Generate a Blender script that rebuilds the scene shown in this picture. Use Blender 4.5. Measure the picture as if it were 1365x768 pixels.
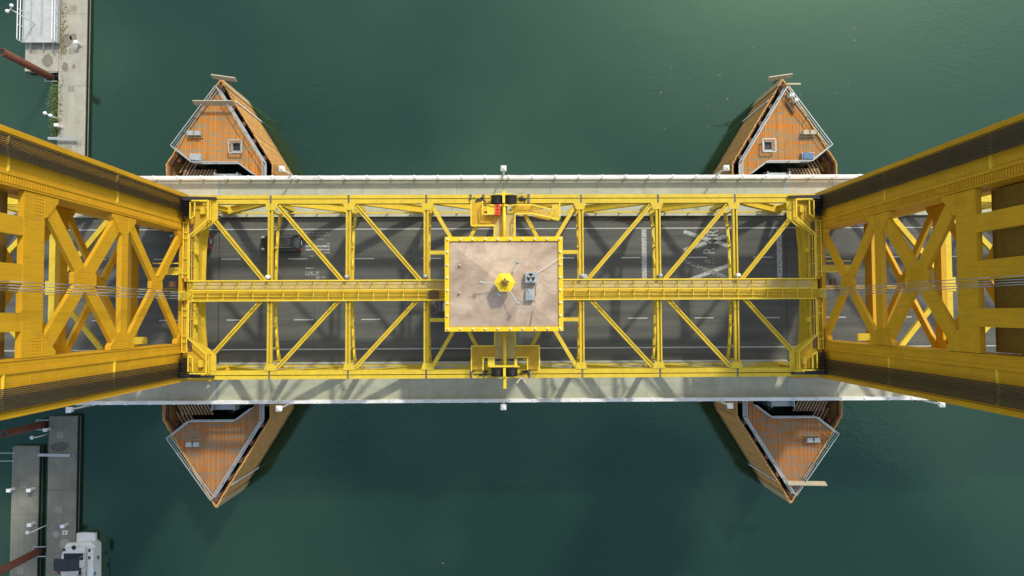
import bpy, bmesh, math, random
from mathutils import Vector, Matrix, Quaternion
R = math.radians
random.seed(7)
for o in list(bpy.data.objects): bpy.data.objects.remove(o)
S = bpy.context.scene
COL = S.collection

# ---------------------------------------------------------------- camera
cam = bpy.data.cameras.new("camera"); camo = bpy.data.objects.new("camera", cam); COL.objects.link(camo)
cam.sensor_width = 36.0; cam.lens = 24.0; cam.clip_start = 0.5; cam.clip_end = 3000
nad = Vector(((672 - 682.5) / 910, -(418 - 384) / 910, -1)).normalized()      # straight down, seen from the drone
q = nad.rotation_difference(Vector((0, 0, -1)))
q = Quaternion((0, 0, 1), -R(0.25)) @ q
camo.rotation_mode = 'QUATERNION'; camo.rotation_quaternion = q
camo.location = (0, -2.8, 76.5)
S.camera = camo
S.render.resolution_x = 1024; S.render.resolution_y = 576

# ---------------------------------------------------------------- sky, sun, exposure
SUN_EL, SUN_AZ = R(46), math.atan2(0.50, 0.866)
w = bpy.data.worlds.new("World"); S.world = w; w.use_nodes = True
nt = w.node_tree; bg = nt.nodes["Background"]
sky = nt.nodes.new("ShaderNodeTexSky"); sky.sky_type = 'NISHITA'; sky.sun_disc = False
sky.sun_elevation = SUN_EL; sky.sun_rotation = SUN_AZ
sky.air_density = 1.3; sky.dust_density = 2.4; sky.ozone_density = 1.0
# thin broken cloud over the whole dome
tc = nt.nodes.new("ShaderNodeTexCoord"); mp = nt.nodes.new("ShaderNodeMapping"); mp.inputs['Scale'].default_value = (1, 1, 1.4); mp.inputs['Location'].default_value = (2.4, 3.3, 1.3)
nz = nt.nodes.new("ShaderNodeTexNoise"); nz.inputs['Scale'].default_value = 2.0; nz.inputs['Detail'].default_value = 6; nz.inputs['Roughness'].default_value = 0.55
rp = nt.nodes.new("ShaderNodeValToRGB"); rp.color_ramp.elements[0].position = 0.48; rp.color_ramp.elements[1].position = 0.78
mx = nt.nodes.new("ShaderNodeMix"); mx.data_type = 'RGBA'
L = nt.links.new
L(tc.outputs['Generated'], mp.inputs[0]); L(mp.outputs[0], nz.inputs[0]); L(nz.outputs[0], rp.inputs[0])
L(rp.outputs[0], mx.inputs[0]); L(sky.outputs[0], mx.inputs[6]); mx.inputs[7].default_value = (8.6, 8.8, 8.6, 1)
L(mx.outputs[2], bg.inputs[0]); bg.inputs[1].default_value = 0.15
sun = bpy.data.lights.new("sun", 'SUN'); sun.energy = 2.1; sun.angle = R(3.6); sun.color = (1.0, 0.95, 0.80)
suno = bpy.data.objects.new("sun", sun); COL.objects.link(suno)
sd = Vector((math.sin(SUN_AZ) * math.cos(SUN_EL), math.cos(SUN_AZ) * math.cos(SUN_EL), math.sin(SUN_EL)))
suno.rotation_euler = (-sd).to_track_quat('-Z', 'Y').to_euler(); suno.location = sd * 200
vs = S.view_settings; vs.view_transform = 'Standard'; vs.look = 'None'; vs.gamma = 1; vs.use_curve_mapping = False
vs.exposure = 0.36

# ================================================================= materials
def nodes(name):
    m = bpy.data.materials.new(name); m.use_nodes = True
    return m, m.node_tree, m.node_tree.nodes["Principled BSDF"]
def pos(nt, scale=(1, 1, 1), rot=(0, 0, 0)):
    g = nt.nodes.new("ShaderNodeNewGeometry"); m = nt.nodes.new("ShaderNodeMapping")
    m.inputs['Scale'].default_value = scale; m.inputs['Rotation'].default_value = rot
    nt.links.new(g.outputs['Position'], m.inputs[0]); return m.outputs[0]
def noise(nt, vec, scale, detail=4, rough=0.55, dist=0):
    n = nt.nodes.new("ShaderNodeTexNoise"); n.inputs['Scale'].default_value = scale; n.inputs['Detail'].default_value = detail
    n.inputs['Roughness'].default_value = rough; n.inputs['Distortion'].default_value = dist
    nt.links.new(vec, n.inputs['Vector']); return n.outputs[0]
def ramp(nt, fac, stops):
    r = nt.nodes.new("ShaderNodeValToRGB"); cr = r.color_ramp
    while len(cr.elements) < len(stops): cr.elements.new(0.5)
    for e, (p, c) in zip(cr.elements, stops):
        e.position = p; e.color = (c, c, c, 1) if isinstance(c, (int, float)) else (*c, 1)
    nt.links.new(fac, r.inputs[0]); return r.outputs[0]
def mix(nt, fac, a, b, mode='MIX'):
    m = nt.nodes.new("ShaderNodeMix"); m.data_type = 'RGBA'; m.blend_type = mode
    for v, i in ((fac, 0), (a, 6), (b, 7)):
        if isinstance(v, (int, float)): m.inputs[i].default_value = v
        elif isinstance(v, tuple): m.inputs[i].default_value = (*v, 1)
        else: nt.links.new(v, m.inputs[i])
    return m.outputs[2]
def bump(nt, b, h, strength, dist=0.05):
    n = nt.nodes.new("ShaderNodeBump"); n.inputs['Strength'].default_value = strength; n.inputs['Distance'].default_value = dist
    nt.links.new(h, n.inputs['Height']); nt.links.new(n.outputs[0], b.inputs['Normal'])
def plain(name, col, rough=0.6, metal=0.0, var=0.18, sc=2.0, dirt=None, spec=0.5, bmp=0.1, rust=0):
    m, t, b = nodes(name); p = pos(t)
    n1 = noise(t, p, sc, 6, 0.6)
    lo = tuple(c * (1 - var) for c in col); hi = tuple(min(1, c * (1 + var * .7)) for c in col)
    c = ramp(t, n1, [(0.3, lo), (0.7, hi)])
    if dirt:
        n2 = noise(t, p, sc * 0.35, 8, 0.65, 0.4)
        c = mix(t, ramp(t, n2, [(0.5, 0.0), (0.72, 0.7)]), c, dirt)
    if rust:
        n3 = noise(t, p, 5.5, 5, 0.6); c = mix(t, ramp(t, n3, [(rust, 0.0), (rust + 0.05, 0.85)]), c, (0.22, 0.05, 0.015))
    t.links.new(c, b.inputs['Base Color']); b.inputs['Roughness'].default_value = rough; b.inputs['Metallic'].default_value = metal
    b.inputs['Specular IOR Level'].default_value = spec
    if bmp: bump(t, b, noise(t, p, sc * 8, 3), bmp, 0.02)
    return m
def yellow(name, col, streak=(1, 1, 1), rust=0.73, dirt=0.28):
    m, t, b = nodes(name); p = pos(t); ps = pos(t, streak)
    n1 = noise(t, p, 0.6, 5, 0.6); n2 = noise(t, ps, 2.2, 6, 0.65)
    c = ramp(t, n1, [(0.3, tuple(v * 0.9 for v in col)), (0.7, tuple(min(1, v * 1.06) for v in col))])
    c = mix(t, ramp(t, n2, [(0.48, 0.0), (0.78, dirt)]), c, (0.30, 0.17, 0.04))
    c = mix(t, ramp(t, noise(t, p, 3.8, 6, 0.6), [(rust, 0.0), (rust + 0.04, 0.8)]), c, (0.20, 0.06, 0.02))
    t.links.new(c, b.inputs['Base Color']); b.inputs['Roughness'].default_value = 0.5
    b.inputs['Specular IOR Level'].default_value = 0.28
    bump(t, b, n2, 0.08, 0.03)
    return m
M = {}
M['span'] = yellow('span_yellow', (0.66, 0.475, 0.036), (1, 1, 1), 0.70, 0.42)
M['tower'] = yellow('tower_gold', (0.65, 0.352, 0.014), (3.0, 3.0, 0.18), 0.74, 0.48)
M['rail'] = yellow('rail_yellow', (0.80, 0.60, 0.05), rust=0.78, dirt=0.1)
M['gutter'] = yellow('gutter_yellow', (0.80, 0.55, 0.015), rust=0.64, dirt=0.15)
M['beacon'] = plain('beacon_yellow', (0.86, 0.58, 0.01), 0.5, var=0.08)
M['rope'] = plain('rope_black', (0.035, 0.032, 0.026), 0.75, var=0.3, sc=6)
M['black'] = plain('black_grease', (0.014, 0.014, 0.017), 0.5, var=0.3, sc=5)
M['splice'] = plain('splice_grey', (0.13, 0.115, 0.09), 0.7, var=0.4, sc=4)
M['white'] = plain('white_paint', (0.78, 0.79, 0.77), 0.5, var=0.09, sc=1.2, dirt=(0.45, 0.44, 0.38))
M['grey'] = plain('grey_steel', (0.36, 0.40, 0.39), 0.5, var=0.15, sc=3)
M['galv'] = plain('galvanised', (0.42, 0.45, 0.45), 0.45, 0.3, var=0.15, sc=5)
M['cable'] = plain('grey_cable', (0.36, 0.37, 0.37), 0.5, var=0.1)
M['red'] = plain('red_paint', (0.75, 0.07, 0.012), 0.5, var=0.15, sc=4)
M['brown'] = plain('brown_box', (0.14, 0.075, 0.04), 0.7, var=0.3, sc=5)
M['lampwhite'] = plain('lamp_white', (0.82, 0.83, 0.82), 0.35, var=0.04)
M['counterweight'] = plain('counterweight_gold', (0.24, 0.145, 0.02), 0.6, var=0.2)
M['concrete_dark'] = plain('pier_concrete', (0.20, 0.19, 0.165), 0.9, var=0.25, sc=0.8, dirt=(0.10, 0.095, 0.08))
M['pile'] = plain('rusty_steel', (0.17, 0.055, 0.028), 0.8, var=0.4, sc=2.5, dirt=(0.10, 0.04, 0.03))
M['joist'] = plain('pale_joist', (0.48, 0.33, 0.19), 0.85, var=0.3, sc=3)
M['timberdark'] = plain('dark_timber', (0.13, 0.06, 0.034), 0.9, var=0.35, sc=3)
M['board'] = plain('beige_board', (0.46, 0.40, 0.28), 0.7, var=0.12, sc=2)
def wetband(m, z0, z1, col):
    t = m.node_tree; b = t.nodes['Principled BSDF']; src = b.inputs['Base Color'].links[0].from_socket
    g = t.nodes.new('ShaderNodeNewGeometry'); sp = t.nodes.new('ShaderNodeSeparateXYZ'); t.links.new(g.outputs['Position'], sp.inputs[0])
    n = t.nodes.new('ShaderNodeTexNoise'); n.inputs['Scale'].default_value = 1.5; t.links.new(g.outputs['Position'], n.inputs['Vector'])
    ad = t.nodes.new('ShaderNodeMath'); ad.operation = 'MULTIPLY_ADD'; ad.inputs[1].default_value = 1.6; t.links.new(n.outputs[0], ad.inputs[0]); t.links.new(sp.outputs[2], ad.inputs[2])
    mr = t.nodes.new('ShaderNodeMapRange'); mr.inputs[1].default_value = z0 + .8; mr.inputs[2].default_value = z1 + .8; mr.inputs[3].default_value = 0.9; mr.inputs[4].default_value = 0
    t.links.new(ad.outputs[0], mr.inputs[0]); t.links.new(mix(t, mr.outputs[0], src, col), b.inputs['Base Color'])
M['nose'] = plain('nose_plate', (0.52, 0.37, 0.19), 0.7, var=0.15, sc=1)
M['counter'] = M['counterweight']
M['leaf'] = plain('dead_leaves', (0.07, 0.034, 0.018), 0.8, var=0.6, sc=9)
M['weed'] = plain('green_weed', (0.075, 0.13, 0.028), 0.7, var=0.5, sc=6)
M['straw'] = plain('dry_grass', (0.27, 0.21, 0.12), 0.8, var=0.4, sc=5)
M['solar'] = plain('solar_blue', (0.10, 0.20, 0.32), 0.15, var=0.1, sc=3, bmp=0)
M['canvas'] = plain('navy_canvas', (0.022, 0.03, 0.042), 0.85, var=0.25, sc=2)
M['boatwhite'] = plain('boat_white', (0.74, 0.75, 0.71), 0.3, var=0.06, sc=1)
M['glass'] = plain('dark_glass', (0.05, 0.075, 0.082), 0.05, var=0.1, bmp=0, spec=1.0); M['glass'].node_tree.nodes['Principled BSDF'].inputs['IOR'].default_value = 2.1
M['tyre'] = plain('tyre_rubber', (0.02, 0.02, 0.02), 0.85, var=0.2)
M['tail'] = plain('tail_lamp', (0.35, 0.02, 0.015), 0.25, var=0.1, bmp=0)
M['yellowcloth'] = plain('yellow_cloth', (0.75, 0.55, 0.03), 0.8)
M['redcloth'] = plain('red_cloth', (0.20, 0.03, 0.025), 0.8)

def carpaint(name, col):
    m, t, b = nodes(name);  b.inputs['Base Color'].default_value = (*col, 1); b.inputs['Roughness'].default_value = 0.28
    b.inputs['Coat Weight'].default_value = 0.8; b.inputs['Coat Roughness'].default_value = 0.06
    return m
M['car_grey'] = carpaint('car_black_paint', (0.012, 0.014, 0.016))
M['car_red'] = carpaint('car_maroon_paint', (0.06, 0.012, 0.012))
M['car_green'] = carpaint('car_charcoal_paint', (0.05, 0.058, 0.062))

def grating(name, col, alpha):
    m, t, b = nodes(name); p = pos(t)
    c = ramp(t, noise(t, p, 1.2, 5), [(0.3, tuple(v * .75 for v in col)), (0.7, col)])
    t.links.new(c, b.inputs['Base Color']); b.inputs['Roughness'].default_value = 0.65
    tr = t.nodes.new("ShaderNodeBsdfTransparent"); ms = t.nodes.new("ShaderNodeMixShader"); ms.inputs[0].default_value = alpha
    out = t.nodes["Material Output"]
    t.links.new(tr.outputs[0], ms.inputs[1]); t.links.new(b.outputs[0], ms.inputs[2]); t.links.new(ms.outputs[0], out.inputs[0])
    return m
M['grate'] = grating('walkway_grating', (0.74, 0.58, 0.20), 0.72)
M['grate_y'] = grating('platform_grating', (0.74, 0.45, 0.02), 0.78)

def paint_worn(name, col, lo, hi):
    m, t, b = nodes(name); p = pos(t)
    b.inputs['Base Color'].default_value = (*col, 1); b.inputs['Roughness'].default_value = 0.7
    n = noise(t, p, 5.0, 6, 0.75); f = ramp(t, n, [(lo, 0.0), (hi, 1.0)])
    tr = t.nodes.new("ShaderNodeBsdfTransparent"); ms = t.nodes.new("ShaderNodeMixShader")
    t.links.new(f, ms.inputs[0]); t.links.new(tr.outputs[0], ms.inputs[1]); t.links.new(b.outputs[0], ms.inputs[2])
    t.links.new(ms.outputs[0], t.nodes["Material Output"].inputs[0]); return m
M['line'] = paint_worn('road_paint', (0.47, 0.48, 0.45), 0.28, 0.46)
M['line_worn'] = paint_worn('road_paint_worn', (0.43, 0.44, 0.42), 0.38, 0.50)
M['line_faint'] = paint_worn('road_paint_faint', (0.40, 0.40, 0.38), 0.48, 0.60)
M['line_yellow'] = paint_worn('road_paint_yellow', (0.55, 0.36, 0.03), 0.3, 0.5)

def asphalt():
    m, t, b = nodes('asphalt'); p = pos(t); ps = pos(t, (0.05, 1.0, 1))
    lanes = noise(t, ps, 1.1, 5, 0.6)
    c = ramp(t, lanes, [(0.32, (0.060, 0.064, 0.058)), (0.5, (0.092, 0.098, 0.086)), (0.7, (0.130, 0.134, 0.112))])
    c = mix(t, ramp(t, noise(t, p, 0.33, 7, 0.65, 0.6), [(0.45, 0.0), (0.7, 0.55)]), c, (0.060, 0.066, 0.066))
    c = mix(t, ramp(t, noise(t, pos(t, (0.25, 1, 1)), 1.7, 5, 0.7), [(0.58, 0.0), (0.72, 0.5)]), c, (0.13, 0.125, 0.10))
    c = mix(t, ramp(t, noise(t, p, 40, 3), [(0.4, 0.0), (0.7, 0.35)]), c, (0.16, 0.155, 0.14))
    c = mix(t, ramp(t, noise(t, p, 2.3, 3), [(0.72, 0.0), (0.75, 0.8)]), c, (0.03, 0.03, 0.028))
    t.links.new(c, b.inputs['Base Color']); b.inputs['Roughness'].default_value = 0.85
    bump(t, b, noise(t, p, 60, 2), 0.3, 0.01); return m
M['asphalt'] = asphalt()
def concrete(name, col, stain, streak=(0.15, 1, 1)):
    m, t, b = nodes(name); p = pos(t); ps = pos(t, streak)
    c = ramp(t, noise(t, p, 0.8, 7, 0.65), [(0.3, tuple(v * .82 for v in col)), (0.7, tuple(v * 1.08 for v in col))])
    c = mix(t, ramp(t, noise(t, ps, 1.5, 5, 0.6), [(0.45, 0.0), (0.75, 0.6)]), c, stain)
    c = mix(t, ramp(t, noise(t, p, 1.6, 3), [(0.70, 0.0), (0.76, 0.7)]), c, tuple(v * .45 for v in stain))
    t.links.new(c, b.inputs['Base Color']); b.inputs['Roughness'].default_value = 0.9; b.inputs['Specular IOR Level'].default_value = 0.2
    bump(t, b, noise(t, p, 25, 3), 0.2, 0.01); return m
M['walk'] = concrete('span_sidewalk_concrete', (0.45, 0.46, 0.345), (0.32, 0.325, 0.255))
M['walk_a'] = concrete('approach_sidewalk_concrete', (0.50, 0.495, 0.40), (0.38, 0.375, 0.31))
M['dock'] = concrete('dock_concrete', (0.40, 0.385, 0.315), (0.29, 0.275, 0.22), (1, 0.2, 1))
M['dock_old'] = concrete('old_dock_concrete', (0.22, 0.22, 0.175), (0.15, 0.145, 0.11), (1, 0.2, 1))
M['plate'] = plain('expansion_plate', (0.33, 0.39, 0.40), 0.5, 0.2, var=0.12)

def roofmat():
    m, t, b = nodes('tan_roof'); p = pos(t)
    c = ramp(t, noise(t, p, 0.45, 7, 0.62, 0.5), [(0.30, (0.30, 0.215, 0.15)), (0.5, (0.44, 0.335, 0.245)), (0.70, (0.57, 0.455, 0.33))])
    c = mix(t, ramp(t, noise(t, pos(t, (0.5, 1.4, 1)), 1.5, 8, 0.7, 1.0), [(0.5, 0.0), (0.75, 0.55)]), c, (0.28, 0.19, 0.135))
    c = mix(t, ramp(t, noise(t, p, 4.5, 4, 0.7), [(0.62, 0.0), (0.75, 0.5)]), c, (0.64, 0.56, 0.46))
    t.links.new(c, b.inputs['Base Color']); b.inputs['Roughness'].default_value = 0.9
    bump(t, b, noise(t, p, 1.5, 6, 0.7), 0.25, 0.1); return m
M['roof'] = roofmat()
def deckmat(name, col, grey, rot):
    m, t, b = nodes(name); p = pos(t)
    g = t.nodes.new("ShaderNodeNewGeometry")
    rnd = noise(t, pos(t, (5.0, 0.05, 0.3)), 1.0, 1)
    c = ramp(t, rnd, [(0.3, tuple(v * .72 for v in col)), (0.7, tuple(min(1, v * 1.2) for v in col))])
    wv = noise(t, pos(t, (0.38, 3.4, 1), (0, 0, rot)), 1.0, 3, 0.55, 0.5)
    c = mix(t, ramp(t, wv, [(0.44, 0.0), (0.58, 0.85)]), c, grey)
    c = mix(t, ramp(t, noise(t, p, 0.5, 5), [(0.5, 0.0), (0.75, 0.35)]), c, tuple(v * .5 for v in col))
    t.links.new(c, b.inputs['Base Color']); b.inputs['Roughness'].default_value = 0.85; b.inputs['Specular IOR Level'].default_value = 0.15
    bump(t, b, noise(t, pos(t, (4, 0.5, 1)), 4, 4), 0.3, 0.03); return m
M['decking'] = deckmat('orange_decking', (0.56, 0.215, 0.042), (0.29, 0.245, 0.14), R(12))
M['decking_shaded'] = deckmat('shaded_decking', (0.44, 0.175, 0.05), (0.24, 0.205, 0.14), R(-8))  # same decking, with the towers' shade put into its darker colour
M['wallplank'] = plain('fender_planks', (0.64, 0.35, 0.12), 0.85, var=0.28, sc=2.5, dirt=(0.42, 0.235, 0.09), spec=0.15)

wetband(M['wallplank'], -12.2, -11.0, (0.07, 0.075, 0.035)); wetband(M['nose'], -12.2, -11.2, (0.07, 0.075, 0.035)); wetband(M['pile'], -12.3, -11.3, (0.05, 0.045, 0.025))
def watermat():
    m, t, b = nodes('river_water'); p = pos(t)
    b.inputs['Base Color'].default_value = (0.009, 0.024, 0.014, 1)
    b.inputs['Roughness'].default_value = 0.05; b.inputs['IOR'].default_value = 1.5
    b.inputs['Specular IOR Level'].default_value = 1.0; b.inputs['Specular Tint'].default_value = (0.52, 1.0, 0.70, 1)
    big = noise(t, p, 0.12, 2, 0.5); fine = noise(t, pos(t, (1, 1.8, 1), (0, 0, R(25))), 1.1, 5, 0.6, 0.6)
    patch = ramp(t, noise(t, p, 0.03, 3, 0.5), [(0.38, 0.12), (0.68, 1.0)])
    mm = t.nodes.new("ShaderNodeMath"); mm.operation = 'MULTIPLY'; t.links.new(fine, mm.inputs[0]); t.links.new(patch, mm.inputs[1])
    b1 = t.nodes.new("ShaderNodeBump"); b1.inputs['Strength'].default_value = 0.55; b1.inputs['Distance'].default_value = 0.05; t.links.new(mm.outputs[0], b1.inputs['Height'])
    b2 = t.nodes.new("ShaderNodeBump"); b2.inputs['Strength'].default_value = 0.15; b2.inputs['Distance'].default_value = 0.2; t.links.new(big, b2.inputs['Height']); t.links.new(b1.outputs[0], b2.inputs['Normal'])
    t.links.new(b2.outputs[0], b.inputs['Normal'])
    return m
M['water'] = watermat()

# ================================================================= mesh helpers
ORI = {}                     # object name -> world origin its mesh coordinates are given against
class MB:
    def __init__(s): s.v = []; s.f = []
    def add(s, vs, fs):
        o = len(s.v); s.v += [tuple(v) for v in vs]; s.f += [tuple(i + o for i in f) for f in fs]; return s
    def box(s, x0, x1, y0, y1, z0, z1):
        x0, x1 = min(x0, x1), max(x0, x1); y0, y1 = min(y0, y1), max(y0, y1); z0, z1 = min(z0, z1), max(z0, z1)
        return s.add([(x0, y0, z0), (x1, y0, z0), (x1, y1, z0), (x0, y1, z0), (x0, y0, z1), (x1, y0, z1), (x1, y1, z1), (x0, y1, z1)],
                     [(0, 3, 2, 1), (4, 5, 6, 7), (0, 1, 5, 4), (1, 2, 6, 5), (2, 3, 7, 6), (3, 0, 4, 7)])
    def beam(s, a, b, wd, h, up=(0, 0, 1), off=0.0):
        a = Vector(a); b = Vector(b); d = (b - a).normalized(); up = Vector(up)
        r = d.cross(up)
        if r.length < 1e-5: r = d.cross(Vector((1, 0, 0)))
        r.normalize(); u = r.cross(d).normalized(); r *= wd / 2; c = u * off; u = u * (h / 2)
        vs = []
        for p in (a + c, b + c): vs += [p - r - u, p + r - u, p + r + u, p - r + u]
        return s.add(vs, [(0, 1, 2, 3), (7, 6, 5, 4), (0, 4, 5, 1), (1, 5, 6, 2), (2, 6, 7, 3), (3, 7, 4, 0)])
    def ibeam(s, a, b, wd, h, up=(0, 0, 1), t=0.06):
        s.beam(a, b, wd, t, up, h / 2 - t / 2); s.beam(a, b, wd, t, up, -h / 2 + t / 2); return s.beam(a, b, t * 1.4, h - 2 * t, up)
    def tube(s, a, b, r, n=8, r2=None, cap=True):
        a = Vector(a); b = Vector(b); d = (b - a).normalized(); r2 = r if r2 is None else r2
        x = d.orthogonal().normalized(); y = d.cross(x)
        vs = []
        for p, rr in ((a, r), (b, r2)):
            for k in range(n):
                t = 2 * math.pi * k / n; vs.append(p + (x * math.cos(t) + y * math.sin(t)) * rr)
        fs = [(k, (k + 1) % n, n + (k + 1) % n, n + k) for k in range(n)]
        if cap: fs += [tuple(range(n - 1, -1, -1)), tuple(range(n, 2 * n))]
        return s.add(vs, fs)
    def path(s, pts, r, n=6):
        for a, b in zip(pts[:-1], pts[1:]): s.tube(a, b, r, n)
        return s
    def prism(s, poly, lo, hi, axis='z'):
        n = len(poly)
        def mk(u, v, t): return (u, v, t) if axis == 'z' else (t, u, v) if axis == 'x' else (u, t, v)
        vs = [mk(u, v, lo) for u, v in poly] + [mk(u, v, hi) for u, v in poly]
        return s.add(vs, [tuple(range(n - 1, -1, -1)), tuple(range(n, 2 * n))] + [(k, (k + 1) % n, n + (k + 1) % n, n + k) for k in range(n)])
    def lathe(s, prof, c=(0, 0, 0), n=16, axis='z', ring=False):
        vs = []; m = len(prof)
        for k in range(n):
            t = 2 * math.pi * k / n
            for r, z in prof:
                p = (r * math.cos(t), r * math.sin(t), z)
                if axis == 'y': p = (p[0], p[2], p[1])
                vs.append((c[0] + p[0], c[1] + p[1], c[2] + p[2]))
        fs = []
        for k in range(n):
            k2 = (k + 1) % n
            for j in range(m - 1): fs.append((k * m + j, k2 * m + j, k2 * m + j + 1, k * m + j + 1))
        if ring:
            for k in range(n): fs.append((k * m + m - 1, ((k + 1) % n) * m + m - 1, ((k + 1) % n) * m, k * m))
            return s.add(vs, fs)
        fs.append(tuple(k * m for k in range(n - 1, -1, -1))); fs.append(tuple(k * m + m - 1 for k in range(n)))
        return s.add(vs, fs)
    def mesh(s, name, mat, ori=(0, 0, 0), smooth=False):
        me = bpy.data.meshes.new(name)
        me.from_pydata([(v[0] - ori[0], v[1] - ori[1], v[2] - ori[2]) for v in s.v], [], s.f)
        bm = bmesh.new(); bm.from_mesh(me); bmesh.ops.recalc_face_normals(bm, faces=bm.faces); bm.to_mesh(me); bm.free()
        me.materials.append(M[mat] if isinstance(mat, str) else mat)
        if smooth: me.polygons.foreach_set('use_smooth', [True] * len(me.polygons))
        me.update(); return me
    def build(s, name, mat, parent=None, smooth=False, kind=None):
        ori = ORI.get(parent, (0, 0, 0)) if parent else (0, 0, 0)
        o = bpy.data.objects.new(name, s.mesh(name, mat, ori, smooth)); COL.objects.link(o)
        if parent: o.parent = parent; ORI[o] = ori
        if kind: o['kind'] = kind
        return o
def thing(name, label, cat, loc=(0, 0, 0), group=None, rz=0.0, local=False):
    o = bpy.data.objects.new(name, None); COL.objects.link(o); o.empty_display_size = 0.3
    o.location = loc; o.rotation_euler = (0, 0, rz); o['label'] = label; o['category'] = cat
    if group: o['group'] = group
    ORI[o] = (0, 0, 0) if local else loc
    return o
def tag(o, label, cat, group=None):
    o['label'] = label; o['category'] = cat
    if group: o['group'] = group
    return o
def struct(o): o['kind'] = 'structure'; return o
def part(name, me, parent, loc):                   # a repeat of a part that shares mesh data
    o = bpy.data.objects.new(name, me); COL.objects.link(o); o.parent = parent; ORI[o] = (0, 0, 0)
    a = ORI[parent]; o.location = (loc[0] - a[0], loc[1] - a[1], loc[2] - a[2]); return o
def copytree(o, parent=None):
    c = o.copy(); COL.objects.link(c); c.parent = parent; ORI[c] = ORI.get(o, (0, 0, 0))
    for ch in list(o.children): copytree(ch, c)
    return c

# ================================================================= river
WZ = -12.5
struct(MB().box(-700, 700, -700, 700, WZ - 30, WZ).build('river', 'water'))

# ================================================================= road deck and sidewalks
road = MB().box(-95, 95, -8.1, 8.1, -0.45, 0).build('road', 'asphalt'); struct(road); ORI[road] = (0, 0, 0)
for sx in (-1, 1):
    MB().box(sx * 31.82 - .03, sx * 31.82 + .03, -8.08, 8.08, 0.001, 0.006).build('expansion_joint', 'black', road)
    MB().box(sx * 21.2 - .012, sx * 21.2 + .012, -8.08, 8.08, 0.001, 0.004).build('expansion_joint', 'black', road)
for y in (6.74, -6.68):
    MB().box(-95, 95, y - .06, y + .06, 0.002, 0.006).build('edge_line', 'line', road)
for y in (.12, -.12):
    MB().box(-95, 95, y - .06, y + .06, 0.002, 0.006).build('centre_line', 'line_yellow', road)
for y, ph in ((3.42, -31.6), (-3.39, -30.9)):
    dm = MB().box(0, 2.15, -.06, .06, 0, 0.004).mesh('lane_dash', 'line')
    for k in range(-5, 15):
        x = ph + k * 7.47
        if -90 < x < 90: part('lane_dash', dm, road, (x, y, 0.002))
for x, wd in ((15.8, .27), (31.1, .29)):
    MB().box(x - wd, x + wd, 0.35, 6.6, 0.003, 0.008).build('stop_bar', 'line_worn', road)
def cross(x0, y0, x1, y1, wd, m):
    MB().beam((x0, y0, .006), (x1, y1, .006), wd, .004).build('cross_stroke', m, road)
cross(20.3, 6.35, 25.5, 4.66, .42, 'line_worn'); cross(20.3, 4.25, 22.8, 5.07, .42, 'line_worn'); cross(23.1, 5.17, 25.5, 5.95, .42, 'line_worn')
cross(20.3, 3.05, 25.4, .95, .42, 'line_faint'); cross(20.5, .75, 25.4, 2.55, .42, 'line_worn')
def road_text(body, x, y, sz, m):
    cu = bpy.data.curves.new('letter', 'FONT'); cu.body = body; cu.size = sz; cu.extrude = 0.002; cu.align_x = 'CENTER'; cu.align_y = 'CENTER'
    to = bpy.data.objects.new('letter', cu); COL.objects.link(to)
    me = bpy.data.meshes.new_from_object(to); bpy.data.objects.remove(to)
    o = bpy.data.objects.new('painted_letter', me); COL.objects.link(o); me.materials.clear(); me.materials.append(M[m]); o.parent = road
    o.location = (x, y, 0.008); o.rotation_euler = (0, 0, R(90)); o.scale = (.68, 1, 1); return o
road_text('R', 23.6, 6.15, 1.9, 'line_worn'); road_text('R', 23.2, 4.15, 1.9, 'line_worn'); road_text('R', 23.2, 3.0, 1.7, 'line_faint'); road_text('R', 23.2, .55, 1.7, 'line_faint')
# worn rows of old lettering in the westbound lanes
for (x0, x1, y, h, m) in ((-22.2, -19.6, 6.35, .10, 'line_faint'), (-22.2, -19.5, 6.05, .16, 'line_faint'), (-20.9, -20.1, 5.6, .18, 'line_faint'), (-19.9, -19.5, 5.12, .10, 'line_worn'),
                          (-22.2, -19.5, 4.82, .20, 'line_worn'), (-22.2, -19.5, 4.45, .18, 'line_worn'), (-20.2, -19.5, 4.12, .12, 'line_worn'), (-22.2, -21.1, 3.75, .12, 'line_faint'),
                          (-22.2, -21.3, 2.38, .14, 'line_worn'), (-22.2, -20.6, 1.75, .55, 'line_faint'), (-21.2, -20.0, 1.35, .25, 'line_faint'), (-22.2, -20.6, 1.0, .16, 'line_worn')):
    MB().box(x0, x1, y - h / 2, y + h / 2, 0.003, 0.007).build('worn_lettering', m, road)
# leaves in the gutter
lm = MB()
for cx, cy, sxx, syy, n in ((13.9, 7.72, .9, .16, 380), (14.6, 7.45, .5, .18, 160), (17.7, 7.85, .8, .10, 240), (21.3, 7.93, .5, .07, 110), (19, 7.95, 2.4, .06, 120), (-29.5, 7.9, 1.2, .08, 90), (-26, 7.6, .8, .12, 40)):
    for k in range(n):
        x = random.gauss(cx, sxx); y = min(8.06, random.gauss(cy, syy)); a = random.random() * 6.3; z = .012 + random.random() * .05; h = random.uniform(.03, .085)
        lm.add([(x + h * math.cos(a + t), y + h * .7 * math.sin(a + t), z + random.random() * .03) for t in (0, 1.57, 3.14, 4.71)], [(0, 1, 2, 3)])
lo = lm.build('fallen_leaves', 'leaf'); lo['kind'] = 'stuff'; lo['label'] = 'dark brown fallen leaves drifted along the road gutter'; lo['category'] = 'leaves'

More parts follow.
